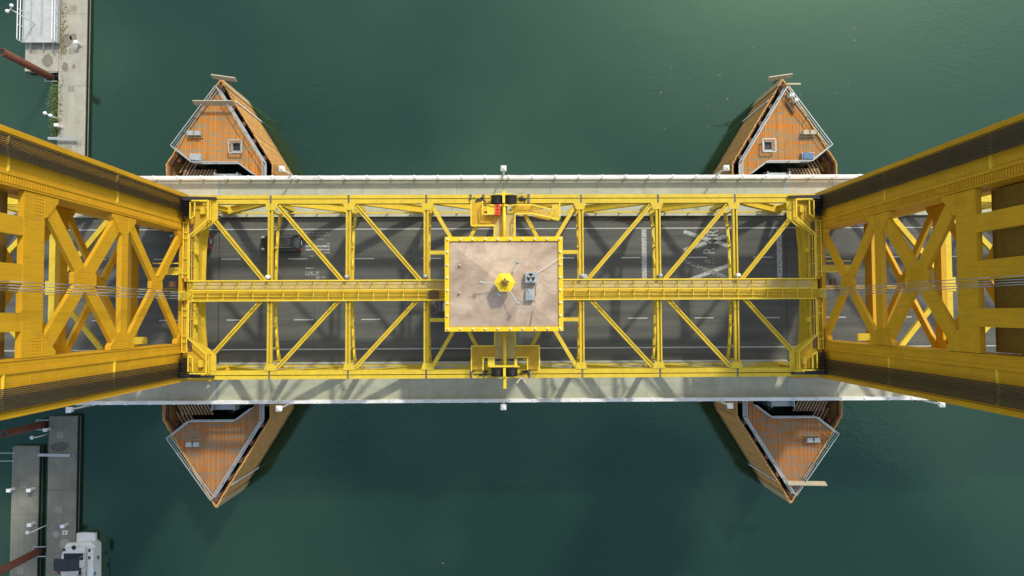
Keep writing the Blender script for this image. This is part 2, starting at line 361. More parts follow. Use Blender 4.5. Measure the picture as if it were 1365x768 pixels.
for sy in (-1, 1):
    for x0, x1, m in ((-95, -31.95, 'walk_a'), (-31.65, 31.65, 'walk'), (31.95, 95, 'walk_a')):
        sw = MB().box(x0, x1, sy * 8.105, sy * 12.5, -.5, 0.2).build('sidewalk', m); struct(sw); ORI[sw] = (0, 0, 0)
        MB().box(x0, x1, sy * 8.11, sy * 8.32, 0.203, 0.30).build('kerb', 'walk_a', sw)
        step = 5.25; n = int((x1 - x0) / step)
        jm = MB().box(-.012, .012, -1.45, 1.45, 0, .003).mesh('slab_joint', 'splice')
        for k in range(1, n): part('slab_joint', jm, sw, (x0 + k * (x1 - x0) / n, sy * 10.9, .2005))
    for sx in (-1, 1):
        p = MB().box(sx * 31.95, sx * 31.65, sy * 8.3, sy * 12.5, -.3, .212).build('joint_plate', 'plate'); struct(p)
# deck girders below
for sy in (-1, 1):
    g = MB().box(-95, 95, sy * 8.5, sy * 9.2, -2.2, -.505).build('deck_girder', 'span')
    tag(g, 'yellow box girder under the deck edge facing the %s' % ('fenders with hatches' if sy > 0 else 'white boat and twin docks'), 'girder')

# ================================================================= white railings
rail_post = MB().box(-.07, .07, -.10, .10, .2, 1.30).add([(-.12, -.2, 1.34), (.12, -.2, 1.34), (.12, .2, 1.34), (-.12, .2, 1.34), (0, 0, 1.46)], [(0, 1, 4), (1, 2, 4), (2, 3, 4), (3, 0, 4), (3, 2, 1, 0)]).mesh('post', 'white')
for sy, lab in ((1, 'white steel railing on the sidewalk edge facing the hatched timber fenders'), (-1, 'white steel railing on the sidewalk edge facing the boat and twin docks')):
    t = thing('bridge_railing', lab, 'railing', (0, sy * 12.36, .2), 'white railings along the bridge')
    y = sy * 12.36
    MB().box(-75, 75, y - .17, y + .17, 1.22, 1.32).build('top_rail', 'white', t)
    MB().box(-75, 75, y - .07, y + .07, .86, .93).build('middle_rail', 'white', t)
    MB().box(-75, 75, y - .13, y + .13, .201, .36).build('bottom_rail', 'white', t)
    b = MB()
    x = -75.0
    while x < 75: b.box(x - .02, x + .02, y - .02, y + .02, .36, 1.22); x += .16
    b.build('balusters', 'white', t, kind='stuff')
    for k in range(-28, 29): part('post', rail_post, t, (k * 2.61 + .55, y, 0))

# ================================================================= street lamps
def make_lamp():
    t = thing('street_lamp', '', 'lamp', (0, 0, 0), 'white street lamps on the bridge railings', local=True)
    MB().tube((0, 0, 0), (0, 0, .5), .17, 10, .13).build('base', 'lampwhite', t, True)
    MB().tube((0, 0, .5), (0, 0, 4.0), .12, 10, .085).build('pole', 'lampwhite', t, True)
    h = MB().prism([(-.24, -.24), (.24, -.24), (.24, .24), (-.24, .24)], 4.0, 4.08).box(-.2, .2, -.2, .2, 4.08, 4.45).build('lantern', 'lampwhite', t)
    MB().add([(-.3, -.3, 4.45), (.3, -.3, 4.45), (.3, .3, 4.45), (-.3, .3, 4.45), (0, 0, 4.7)], [(0, 1, 4), (1, 2, 4), (2, 3, 4), (3, 0, 4), (3, 2, 1, 0)]).build('cap', 'lampwhite', h)
    return t
lamp0 = None
LL = {(-23.5, 1): 'white street lamp beside the orange fender with the beige sign board', (0, 1): 'white street lamp opposite the red winch box', (23.8, 1): 'white street lamp beside the fender with the blue solar panel',
      (-23.6, -1): 'white street lamp beside the fender with no sign board near the boat docks', (-.1, -1): 'white street lamp opposite the twin yellow cabinets and winch platform', (23.8, -1): 'white street lamp beside the shaded fender with the long beige sign board',
      (-45.4, -1): 'white street lamp beyond the tower, close to the twin docks', (46.3, -1): 'white street lamp beyond the tower, over open dark water'}
for (x, sy), lab in LL.items():
    if lamp0 is None: o = lamp0 = make_lamp()
    else: o = copytree(lamp0)
    o.location = (x, sy * 12.62, 0.0); o['label'] = lab

# ================================================================= lift span truss
NX = [-23.61, -15.74, -7.87, 0, 7.87, 15.74, 23.61]
TZ = 7.2
t = thing('lift_span_truss', 'yellow steel truss of the lift span between the two gold towers', 'truss', (0, 0, -1))
for sy in (-1, 1):
    ya, yb = 8.42, 9.3
    xs = [-32.0] + NX + [32.0]
    for a, b in zip(xs[:-1], xs[1:]):
        m = MB().box(a + .1, b - .1, sy * ya, sy * 8.86, 6.75, 7.42)
        c = m.box(a + .1, b - .1, sy * 8.94, sy * yb, 6.75, 7.42).box(a + .1, b - .1, sy * 8.86, sy * 8.94, 6.75, 6.85).build('top_chord', 'span', t)
    for x in NX:
        MB().box(x - .1, x + .1, sy * (ya + .02), sy * (yb - .02), 6.78, 7.40).build('splice_band', 'splice', t)
    # web: posts, diagonals
    for x in NX: MB().ibeam((x, sy * 8.86, -.6), (x, sy * 8.86, 6.8), .45, .5, (1, 0, 0)).build('post', 'span', t)
    for k, x in enumerate(NX):
        if x < 0: MB().ibeam((x + .3, sy * 8.86, 6.7), (NX[k + 1] - .9, sy * 8.83, .55), .42, .78, (0, 1, 0)).build('web_diagonal', 'span', t)
        if x > 0: MB().ibeam((x - .3, sy * 8.86, 6.7), (NX[k - 1] + .9, sy * 8.83, .55), .42, .78, (0, 1, 0)).build('web_diagonal', 'span', t)
    for sx in (-1, 1):
        MB().ibeam((sx * 24.1, sy * 8.8, 6.7), (sx * 30.2, sy * 8.8, .7), .5, .78, (0, 1, 0)).build('web_diagonal', 'span', t)
        MB().ibeam((sx * 30.7, sy * 8.8, .7), (sx * 31.9, sy * 8.8, 6.7), .6, .55, (0, 1, 0)).build('end_post', 'span', t)
        MB().box(sx * 30.0, sx * 31.0, sy * 8.35, sy * 9.25, .25, .95).build('bearing_box', 'span', t)
    MB().box(-31.6, 31.6, sy * 8.36, sy * 8.52, .84, .98).build('guard_rail', 'span', t)
    gp = MB().box(-.05, .05, -.05, .05, .2, .84).mesh('guard_post', 'span')
    for k in range(-12, 13): part('guard_post', gp, t, (k * 2.6, sy * 8.44, 0))
# transverse struts with arched sway plates
def sway(x, flw, zo=0.0, solid=False):
    prof = [(-8.45, 3.6), (-7.6, 4.6), (-6.2, 5.3), (-4, 5.75), (0, 5.95), (4, 5.75), (6.2, 5.3), (7.6, 4.6), (8.45, 3.6)]
    m = MB()
    if solid: m.prism([(y, z + zo) for y, z in prof] + [(8.45, 6.95), (-8.45, 6.95)], x - .04, x + .04, 'x')
    for a, b in zip(prof[:-1], prof[1:]): m.beam((x, a[0], a[1] + zo - .03), (x, b[0], b[1] + zo - .03), flw, .14, (0, 0, 1))
    if not solid:
        for y, z in prof[1:-1]: m.beam((x, y, z), (x, y, 7.0), .14, .14, (1, 0, 0))
    return m
for x in NX:
    if abs(x) > 1: MB().beam((x, -8.42, 7.1), (x, 8.42, 7.1), .12, .3).beam((x - .17, -8.42, 7.25), (x - .17, 8.42, 7.25), .17, .4).beam((x + .17, -8.42, 7.25), (x + .17, 8.42, 7.25), .14, .4).build('top_strut', 'span', t)
    sx = -1 if x < 0 else 1
    if abs(x) > 1:
        o = sway(x - sx * .1, .30).build('sway_brace', 'span', t)
        for sy in (-1, 1):
            for yy, zz in ((6.9, 5.1), (4.8, 5.65), (2.4, 5.85)): MB().tube((x - sx * .1, sy * yy - .45, zz + .1), (x - sx * .1, sy * yy + .45, zz + .06), .1, 8).build('lamp_tube', 'rail', o, True)
for sx in (-1, 1):
    MB().ibeam((sx * 31.45, -8.42, 7.2), (sx * 31.45, 8.42, 7.2), .9, .5).build('portal_strut', 'span', t)
    sway(sx * 31.2, .85, -.1, True).build('portal_brace', 'span', t)
# K laterals
ch = [-31.4, -23.61, -15.74, -7.87]
for sx in (-1, 1):
    for sy in (-1, 1):
        for k in range(3):
            x0 = ch[k]; x1 = ch[k + 1]
            a = (-sx * (x0 + .75), sy * 8.2 if k else sy * 6.9, 7.20); b = (-sx * (x1 - .35), sy * .55 - .25, 7.20)
            if k == 0: a = (-sx * -29.4, sy * 6.9, 7.20)
            m = MB().beam(a, b, .2, .1, off=-.02); dd = (Vector(b) - Vector(a)).normalized(); nr = Vector((-dd.y, dd.x, 0))
            m.beam(Vector(a) + nr * .13 + Vector((0, 0, .06)), Vector(b) + nr * .13 + Vector((0, 0, .06)), .16, .34); m.beam(Vector(a) - nr * .13 + Vector((0, 0, .06)), Vector(b) - nr * .13 + Vector((0, 0, .06)), .13, .34)
            m.build('lateral_brace', 'span', t)
        MB().ibeam((sx * 7.3, sy * 8.2, 7.15), (sx * 4.6, sy * 3.6, 7.15), .38, .3).build('lateral_brace', 'span', t)
        MB().beam((sx * 2.0, sy * 7.6, 7.1), (sx * 3.7, sy * 4.4, 7.1), .36, .3).build('lateral_brace', 'span', t)
        MB().ibeam((sx * 7.55, sy * 3.42, 7.2), (sx * 5.0, sy * 3.42, 7.2), .38, .3).build('house_bearer', 'span', t)
        for x in NX:
            if x * sx > 1:
                x_ = x; o_ = sx
                MB().prism([(x_ - .52, sy * 8.42), (x_ + .78, sy * 8.42), (x_ + .5, sy * 7.75), (x_ - .30, sy * 7.75)] if sx < 0 else [(x_ - .78, sy * 8.42), (x_ + .52, sy * 8.42), (x_ + .30, sy * 7.75), (x_ - .5, sy * 7.75)], 7.472, 7.50).build('gusset_plate', 'span', t)
        MB().prism([(sx * 31.2, sy * 8.42), (sx * 28.9, sy * 8.42), (sx * 28.9, sy * 6.9), (sx * 29.6, sy * 6.2), (sx * 31.2, sy * 5.2)], 7.43, 7.47).build('corner_plate', 'span', t)
MB().ibeam((0, -8.42, 7.1), (0, 8.42, 7.1), .7, .5).build('top_strut', 'span', t)

# ================================================================= catwalks
for sx, nm in ((-1, 'yellow catwalk with a brown hatch box, passing beside the black SUV'), (1, 'yellow catwalk running above the painted crossing marks on the road')):
    t = thing('catwalk', nm, 'catwalk', (sx * 18, -.4, 7.5), 'catwalks from the machine house to the towers')
    xa, xb = sx * 5.6, sx * 31.2
    MB().box(xa, xb, -.37, .53, 7.56, 7.60).build('walkway_floor', 'grate', t)
    MB().box(xa, xb, -1.40, -.41, 7.53, 7.57).build('tray_floor', 'grate_y', t)
    for k in range(6): MB().tube((xa, -.55 - k * .145, 7.66), (xb, -.55 - k * .145, 7.66), .042 if k % 2 else .028, 6).build('conduit', 'rail', t)
    n = 17
    pm = MB().box(-.035, .035, -.035, .035, 7.5, 8.6).mesh('rail_post', 'rail')
    cm = MB().box(-.05, .05, -.37, .53, 7.605, 7.66).mesh('floor_bearer', 'span')
    tm = MB().box(-.05, .05, -1.40, -.40, 7.72, 7.76).mesh('tray_clip', 'rail')
    for k in range(n + 1):
        x = xa + (xb - xa) * k / n
        for y in (.56, -.39, -1.43): part('rail_post', pm, t, (x, y, 0))
        part('floor_bearer', cm, t, (x, 0, 0)); part('tray_clip', tm, t, (x, 0, 0))
    for y in (.56, -.39, -1.43):
        MB().box(xa, xb, y - .055, y + .055, 8.56, 8.64).build('handrail', 'rail', t)
        MB().box(xa, xb, y - .025, y + .025, 8.06, 8.10).build('middle_rail', 'rail', t)
    for y in (.56, -1.43): MB().box(xa, xb, y - .03, y + .03, 7.46, 7.72).build('toe_board', 'span', t)
    for x in (7.87, 15.74, 23.61):
        MB().tube((sx * x, .95, 7.5), (sx * x, .95, 8.3), .2, 12).build('floodlight', 'galv' if x < 20 else 'lampwhite', t, True)
    if sx < 0: MB().box(-7.55, -6.62, -1.36, -.46, 7.62, 8.15).build('hatch_box', 'brown', t)
    else: MB().box(7.6, 8.4, .7, 1.15, 7.5, 7.8).build('junction_box', 'galv', t)

# ================================================================= end platforms on the span
for sx in (-1, 1):
    t = thing('end_platform', 'yellow railed platform at the span end under the %s tower' % ('brightly lit' if sx < 0 else 'shaded'), 'platform', (sx * 31.3, 0, 7.5), 'platforms at the ends of the lift span')
    X = lambda v: sx * v
    for sy in (-1, 1):
        c = .56 if sy > 0 else -1.43
        MB().prism([(X(32.15), sy * 8.5), (X(29.45), sy * 8.5), (X(29.45), sy * 6.7), (X(31.2), sy * 5.1), (X(31.2), c), (X(32.15), c)], 7.56, 7.62).build('floor', 'grate_y', t)
        pts = [(X(31.0), sy * 8.57), (X(29.4), sy * 8.57), (X(29.4), sy * 6.7), (X(31.2), sy * 5.1), (X(31.2), c)]
        r = MB()
        for a, b in zip(pts[:-1], pts[1:]):
            r.beam((*a, 8.6), (*b, 8.6), .12, .09)
        r.build('handrail', 'rail', t)
        r = MB()
        for a, b in zip(pts[:-1], pts[1:]): r.beam((*a, 8.05), (*b, 8.05), .05, .04)
        r.build('middle_rail', 'rail', t)
        for a, b in zip(pts[:-1], pts[1:]):
            n = max(1, int((Vector(b) - Vector(a)).length / 1.5))
            for k in range(n):
                p = Vector(a).lerp(Vector(b), k / n); MB().box(p.x - .035, p.x + .035, p.y - .035, p.y + .035, 7.6, 8.6).build('rail_post', 'rail', t)
        r = MB(); q_ = [(X(31.15), sy * 8.4), (X(31.15), sy * 6.75), (X(30.7), sy * 7.05), (X(30.7), sy * 8.4)]
        for a, b in zip(q_[:-1], q_[1:]): r.beam((*a, 8.65), (*b, 8.65), .1, .09)
        r.build('opening_rail', 'rail', t)
        MB().box(X(30.0), X(30.4), sy * 7.3, sy * 8.0, 7.63, 8.1).build('junction_box', 'span', t)
        r = MB(); ys = [c + sy * .8, sy * 2.9, sy * 4.9, sy * 5.5, sy * 6.5]
        for x in (31.72, 32.2): r.box(X(x - .05), X(x + .05), c + sy * .3, sy * 6.5, 7.70, 7.80)
        for y in ys: r.box(X(31.67), X(32.25), y - .04, y + .04, 7.805, 7.87)
        r.build('rack_frame', 'rail', t)
        MB().box(X(31.25), X(31.60), c, sy * 6.4, 7.63, 7.72).build('hinge_strip', 'brown', t)
        MB().box(X(30.6), X(30.95), sy * 3.3, sy * 3.75, 7.63, 7.95).build('small_box', 'span', t)
    MB().box(X(31.7), X(32.3), -1.35, -.4, 7.9, 8.5).build('cable_box', 'span', t)

# ================================================================= lift ropes
RL = {(-1, 1): 'black lift ropes hanging down the bright tower leg that has the toothed rack', (-1, -1): 'black lift ropes down the plain leg of the brightly lit tower',
      (1, 1): 'black lift ropes hanging down the shaded tower leg that has the toothed rack', (1, -1): 'black lift ropes down the plain leg of the shaded tower'}
rope_me = {}
for (sx, sy), lab in RL.items():
    t = thing('rope_bundle', lab, 'ropes', (sx * 32.05, sy * 8.2, 8.0), 'lift rope bundles at the four tower legs')
    if sx not in rope_me: rope_me[sx] = MB().tube((0, 0, 0), (0, 0, 38), .046, 6).mesh('rope', 'rope', (0, 0, 0), True)
    for k in range(12): part('rope', rope_me[sx], t, (sx * (32.02 + .0 * k), sy * (7.52 + k * .122), 8.3))
    m = MB()
    for k in range(9): m.lathe([(.05, 0), (.42, .01), (.5, .05), (.42, .11), (.05, .12)], (sx * 31.72, sy * (6.9 + k * .2), 8.35), 12, 'y')
    m.build('socket_block', 'black', t)
    m = MB().beam((sx * 32.3, sy * 8.95, 8.15), (sx * 29.0, sy * 8.95, 7.6), .22, .3).beam((sx * 32.3, sy * 8.75, 8.4), (sx * 30.2, sy * 8.78, 8.05), .2, .25)
    m.build('drag_link', 'black', t)

# ================================================================= towers
XF = 32.4
def tower(sx, label):
    t = thing('bridge_tower', label, 'tower', (sx * 35.4, 0, -12), 'the two lift bridge towers')
    def bar(name, a, b, wd, d, x0, par=t, mat='tower'):        # bar in a face: a, b are (y, z)
        m = MB().beam((sx * (x0 + d / 2), *a), (sx * (x0 + d / 2), *b), wd, d, (1, 0, 0)); return m.build(name, mat, par)
    TOP = 46
    for sy in (-1, 1):
        leg = MB().prism([(sy * 5.7, TOP), (sy * 5.7, 6.6), (sy * 8.36, 4.6), (sy * 8.36, -7), (sy * 9.5, -7), (sy * 9.5, TOP)], sx * XF, sx * (XF + 2.0), 'x').build('front_leg', 'tower', t)
        MB().box(sx * (XF - .16), sx * (XF - .003), sy * 9.1, sy * 9.49, -7, TOP).build('outer_flange', 'tower', leg)
        MB().box(sx * (XF - .10), sx * (XF - .003), sy * 8.98, sy * 9.06, -7, TOP).build('outer_flange', 'tower', leg)
        MB().box(sx * (XF - .10), sx * (XF - .003), sy * 6.42, sy * 6.62, 6.7, TOP).build('inner_flange', 'tower', leg)
        MB().box(sx * (XF - .06), sx * (XF - .003), sy * 5.71, sy * 5.80, 6.7, TOP).build('inner_flange', 'tower', leg)
        for z in (19.3, 31.9): MB().box(sx * (XF - .14), sx * (XF - .004), sy * 6.63, sy * 8.97, z - .06, z + .06).build('joint_rib', 'rail', leg)
        for k in range(13): MB().box(sx * (XF - .025), sx * (XF - .003), sy * 6.63, sy * 8.97, 7.9 + k * 3.05, 7.96 + k * 3.05).build('plate_joint', 'tower', leg)
        if sy > 0:
            m = MB(); z = 8.0
            while z < 45: m.box(sx * (XF - .09), sx * (XF - .004), 5.88, 6.36, z, z + .11); z += .26
            m.build('toothed_rack', 'tower', leg, kind='stuff')
        rl = MB().prism([(sy * 6.4, TOP), (sy * 6.4, 6.6), (sy * 8.36, 5.0), (sy * 8.36, -7), (sy * 9.2, -7), (sy * 9.2, TOP)], sx * 36.7, sx * 38.5, 'x').build('rear_leg', 'tower', t)
        # sheathing between the front and rear legs, in storey-high panels
        for z in (0.3, 6, 12, 18, 24, 30, 36):
            MB().box(sx * 34.402, sx * 36.698, sy * 8.6, sy * 9.1, z, z + 5.97).build('side_panel', 'tower', t)
            if z > 3: MB().box(sx * 34.402, sx * 36.698, sy * 7.0, sy * 7.3, max(z, 6.7), z + 5.97).build('side_panel', 'tower', t)
        MB().box(sx * 31.9, sx * 34.6, sy * 8.34, sy * 10.1, .21, .75).build('leg_base', 'tower', t)
    for x0, d, yi, f in ((XF + .02, .42, 5.66, 1.0), (37.6, .4, 6.36, .74)):
        # struts
        fr = x0 < 35
        MB().box(sx * x0, sx * (x0 + d), -yi, yi, 5.9, 7.3).build('portal_strut', 'tower', t)
        MB().box(sx * x0, sx * (x0 + d), -yi, yi, 17.35, 18.35).build('cross_strut', 'tower', t)
        MB().box(sx * x0, sx * (x0 + d), -yi, yi, 28.1, 30.2).build('cross_strut', 'tower', t)
        MB().box(sx * x0, sx * (x0 + d), -yi, yi, 38, 46).build('top_panel', 'tower', t)
        for (z0, z1, wd) in ((7.2, 17.4, .86 * f), (18.3, 28.2, 1.2 * f)):
            zc = (z0 + z1) / 2
            d1 = bar('cross_brace', (-yi + .1, z0), (yi - .1, z1), wd, d - .1, x0 + .05)
            for s in (-1, 1):
                bar('cross_brace', (s * (yi - .1), z0) if s > 0 else (-yi + .1, z1), (s * .55, zc + (.0 if s < 0 else 0) - s * .5) if s > 0 else (s * .55, zc + .5), wd, d - .1, x0 + .05)
            h = wd * .95
            MB().prism([(-h * .85, zc - h * .45), (-h * .35, zc - h * 1.25), (h * .35, zc - h * 1.25), (h * .85, zc - h * .45), (h * .85, zc + h * .45), (h * .35, zc + h * 1.25), (-h * .35, zc + h * 1.25), (-h * .85, zc + h * .45)],
                       sx * (x0 + .02), sx * (x0 + d - .02), 'x').build('centre_gusset', 'tower', t)
            for s in (-1, 1):
                g = (1.35 if z0 < 10 else 1.6) * f; gh = (1.2 if z0 < 10 else 1.5) * f
                MB().prism([(s * yi, z1 + .0), (s * (yi - g), z1), (s * (yi - g + .1), z1 - .3), (s * (yi - .3), z1 - gh), (s * yi, z1 - gh)], sx * (x0 - .03), sx * (x0 + d + .03), 'x').build('corner_gusset', 'tower', t)
                MB().prism([(s * yi, z0), (s * (yi - g), z0), (s * (yi - g + .1), z0 + .3), (s * (yi - .3), z0 + gh), (s * yi, z0 + gh)], sx * (x0 - .03), sx * (x0 + d + .03), 'x').build('corner_gusset', 'tower', t)
        for y0, y1 in ((2.6, 3.86), (-.66, .66), (-3.86, -2.6)):
            MB().box(sx * (x0 + .02), sx * (x0 + d - .02), y0, y1, 30.2, 38).build('mullion', 'tower', t)
    MB().box(sx * 33.9, sx * 36.9, -5.6, 5.6, 29.7, 46).build('counterweight', 'counterweight', t)
    # rivet rows on the face plates
    rv = MB(); xr = XF - .02
    def rivet(y, z, x=None, h=.035):
        x = xr if x is None else x; rv.box(sx * (x - .03), sx * (x + .05), y - h, y + h, z - h, z + h)
    for sy in (-1, 1):
        z = 8.0
        while z < 36:
            for y in (5.98, 6.75, 8.9) if sy < 0 else (6.75, 8.9): rivet(sy * y, z, XF + .0)
            z += .3
        for z0 in (18.6, 28.5):
            for i in range(7):
                for j in range(7): rivet(sy * (5.6 - .22 * i), z0 - .9 + .26 * j, XF + .0 if j else XF + .0)
    for zc in (17.5, 18.2, 28.3, 30.0):
        y = -5.5
        while y < 5.5: rivet(y, zc, XF + .02); y += .28
    for zc in (12.3, 23.25):
        for i in range(-3, 4):
            for j in range(-4, 5): rivet(i * .2, zc + j * .2, XF + .04)
    rv.build('rivets', 'tower', t, kind='stuff')
    MB().box(sx * 33.1, sx * 33.6, 0, .55, 7.32, 7.9).build('switch_box', 'brown', t)
    for y in (1.25, 2.35): MB().box(sx * 32.5, sx * 35, y - .05, y + .05, 8.1, 8.2).build('walk_rail', 'rail', t)
    # bridge of a service walk across the portal
    MB().box(sx * (XF + .05), sx * 36, 1.3, 2.0, 7.32, 7.4).build('service_walk', 'span', t)
    for sy in (-1,): MB().box(sx * 34.5, sx * 37.0, sy * 4.9, sy * 5.6, 10.0, 10.12).build('ladder_landing', 'span', t)
    return t
tower(-1, 'gold steel lift tower in full sun, standing towards the boat docks')
tower(1, 'gold steel lift tower with its inner face in shade, away from the docks')

# hanging supply cables in front of each tower
for sx in (-1, 1):
    for k in range(4):
        m = MB(); pts = []
        for j in range(13):
            f = j / 12; z = 8.3 + f * 37
            pts.append((sx * (31.75 + .1 * (k % 2) - .5 * math.sin(f * math.pi)), -.62 - .19 * k + .05 * math.sin(f * 5 + k), z))
        o = m.path(pts, .032, 6).build('supply_cable', 'cable', smooth=True)
        tag(o, 'grey cable on the %s gold tower, %s' % ('sunlit' if sx < 0 else 'shaded', ('next to the toothed-rack side', 'second from the toothed-rack side', 'third from the toothed-rack side', 'farthest from the toothed-rack side')[k]), 'cable', 'supply cables on the %s tower' % ('sunlit' if sx < 0 else 'shaded'))

# ================================================================= approach trusses
for sx in (-1, 1):
    t = thing('approach_truss', 'yellow approach truss behind the %s tower' % ('sunlit' if sx < 0 else 'shaded'), 'truss', (sx * 55, 0, 0), 'approach trusses behind the towers')
    xs = [38.7, 45.6, 53.4, 61.2, 69.0]
    for sy in (-1, 1):
        MB().box(sx * 38.7, sx * 69, sy * 8.45, sy * 9.25, 6.7, 7.3).build('top_chord', 'span', t)
        for x in xs[1:]: MB().ibeam((sx * x, sy * 8.85, -.5), (sx * x, sy * 8.85, 6.7), .45, .5, (1, 0, 0)).build('post', 'span', t)
        for a, b in zip(xs[:-1], xs[1:]):
            MB().ibeam((sx * a, sy * 8.85, .5), (sx * b, sy * 8.85, 6.6), .4, .45, (0, 1, 0)).build('web_diagonal', 'span', t)
            MB().ibeam((sx * (a + .3), sy * 8.2, 6.98), (sx * (b - .3), sy * .5, 6.98), .5, .34).build('lateral_brace', 'span', t)
    for x in xs: MB().ibeam((sx * x, -8.42, 7.0), (sx * x, 8.42, 7.0), .6, .45).build('top_strut', 'span', t)
    for x in xs[1:]: MB().box(sx * (x - .6), sx * (x + .6), -.7, .7, 7.23, 7.29).build('gusset_plate', 'span', t)

# ================================================================= machine house on the span
t = thing('machine_house', 'yellow-edged machine house with square tan roof at the middle of the span', 'house', (0, 0, 7.5))
MB().box(-5.1, 5.1, -4.05, 4.05, 7.5, 11.8).build('wall', 'span', t)
MB().prism([(-5.25, -4.2), (5.25, -4.2), (5.25, 4.2), (-5.25, 4.2)], 11.8, 11.9).build('soffit', 'span', t)
X0, Y0, wd = 5.58, 4.47, .42
for (a, b, c, d_) in ((-X0, X0, Y0 - wd, Y0), (-X0, X0, -Y0, -Y0 + wd), (-X0, -X0 + wd, -Y0 + wd + .002, Y0 - wd - .002), (X0 - wd, X0, -Y0 + wd + .002, Y0 - wd - .002)):
    MB().box(a, b, c, d_, 11.85, 12.12).build('gutter', 'gutter', t)
rf = MB()
ex, ey = X0 - wd - .02, Y0 - wd - .02
rf.add([(-ex, -ey, 11.95), (ex, -ey, 11.95), (ex, ey, 11.95), (-ex, ey, 11.95), (-.35, 0, 12.85), (.35, 0, 12.85)], [(0, 1, 5, 4), (1, 2, 5), (2, 3, 4, 5), (3, 0, 4), (3, 2, 1, 0)])
roof = rf.build('roof', 'roof', t)
bulb = MB().lathe([(.02, 0), (.05, .0), (.10, .08), (.10, .16), (.06, .22), (.01, .24)], n=8).mesh('bulb', 'lampwhite', (0, 0, 0), True)
for k in range(10):
    for sy in (-1, 1): part('bulb', bulb, t, (-5.28 + k * 10.56 / 9, sy * 4.22, 12.11))
for k in range(1, 7):
    for sx in (-1, 1): part('bulb', bulb, t, (sx * 5.32, -4.22 + k * 8.44 / 7, 12.11))
for x, y in ((-4.15, 1.75), (-4.2, -.85), (-2.7, -1.2)): MB().lathe([(.05, 0), (.12, .01), (.12, .2), (.03, .28)], (x, y, 12.15 + .25 * (1 - abs(x) / 5)), 8).build('roof_vent', 'board', roof)

bt = thing('beacon_turret', 'yellow hexagonal turret with three sensor arms on the tan roof', 'turret', (.08, .05, 12.6))
hexp = lambda r, a0=0: [(.08 + r * math.cos(a0 + k * math.pi / 3), .05 + r * math.sin(a0 + k * math.pi / 3)) for k in range(6)]
MB().prism(hexp(.72), 12.5, 14.0).build('body', 'beacon', bt)
MB().prism(hexp(.97), 14.0, 14.16).build('canopy', 'beacon', bt)
cp = MB(); h6 = hexp(.9); cp.add([(*p, 14.165) for p in h6] + [(.08, .05, 14.5)], [(k, (k + 1) % 6, 6) for k in range(6)] + [(5, 4, 3, 2, 1, 0)]); cp.build('cap', 'beacon', bt)
st = [(.08 + (.46 if k % 2 == 0 else .26) * math.sin(k * math.pi / 5), .02 + (.46 if k % 2 == 0 else .26) * math.cos(k * math.pi / 5)) for k in range(10)]
MB().add([(*p, 14.54) for p in st] + [(*p, 14.58) for p in st] + [(.08, .02, 14.85)], [tuple(range(9, -1, -1))] + [(k, (k + 1) % 10, 10 + (k + 1) % 10, 10 + k) for k in range(10)] + [(10 + k, 10 + (k + 1) % 10, 20) for k in range(10)]).build('cap_shade_star', 'counterweight', bt)  # brown star added to draw the shading of the pyramid cap
MB().tube((.08, .02, 14.4), (.08, .02, 14.6), .09, 8).build('shade_star_stem', 'brown', bt)  # stem added under the shading star
for (x, y) in ((-2.1, .05), (1.24, 1.9), (1.25, -1.85)):
    d_ = Vector((x - .08, y - .05)).normalized(); a = MB().tube((.08 + d_.x * .7, .05 + d_.y * .7, 13.75), (x, y, 13.75), .045, 6).build('sensor_arm', 'galv', bt)
    MB().lathe([(.03, -.25), (.14, -.2), (.17, 0), (.12, .12), (.03, .16)], (x, y, 13.85), 10).tube((x - .28, y + .05, 13.9), (x + .26, y - .04, 13.9), .035, 6).build('sensor', 'grey', a)
MB().lathe([(.02, 0), (.2, 0), (.22, .15), (.16, .26), (.02, .3)], (-.46, -1.02, 13.5), 12).tube((-.3, -.75, 13.6), (-.46, -1.02, 13.6), .03, 6).build('horn', 'galv', bt)

ac = thing('air_conditioner', 'grey air conditioner with round black fan on the tan roof', 'air conditioner', (2.35, .5, 12.5))
MB().box(1.55, 3.12, -.08, 1.02, 12.38, 12.55).build('base_tray', 'grey', ac)
b_ = MB().box(1.98, 2.98, .06, .98, 12.55, 13.35).build('housing', 'grey', ac)
MB().lathe([(.02, 0), (.40, 0), (.40, .03), (.02, .03)], (2.48, .53, 13.352), 20).build('fan_well', 'black', b_)
for k in range(3):
    a = k * 2.094 + .5; MB().prism([(2.48 + r * math.cos(a + o), .53 + r * math.sin(a + o)) for r, o in ((.06, -.6), (.36, -.30), (.37, .35), (.06, .6))], 13.386, 13.40).build('fan_blade', 'galv', b_)
MB().lathe([(.39, 0), (.44, 0), (.44, .05), (.39, .05)], (2.48, .53, 13.355), 20, ring=True).build('fan_ring', 'galv', b_)
cb = thing('roof_cabinet', 'small light grey cabinet with sloped lid beside the air conditioner', 'cabinet', (2.42, -1.02, 12.4))
MB().box(2.03, 2.81, -1.55, -.55, 12.35, 12.95).build('body', 'grey', cb)
MB().add([(2.0, -1.58, 12.95), (2.84, -1.58, 12.95), (2.84, -.5, 12.95), (2.0, -.5, 12.95), (2.2, -.6, 13.12), (2.64, -.6, 13.12), (2.42, -1.0, 13.1)], [(0, 1, 6), (1, 2, 5, 6), (2, 3, 4, 5), (3, 0, 6, 4), (4, 6, 5), (3, 2, 1, 0)]).build('lid', 'galv', cb)
tag(MB().path([(3.05, .95, 12.62), (5.1, 2.3, 12.3), (5.7, 2.45, 12.2)], .025, 6).build('white_conduit', 'white'), 'straight white conduit running from air conditioner to the roof edge', 'conduit')
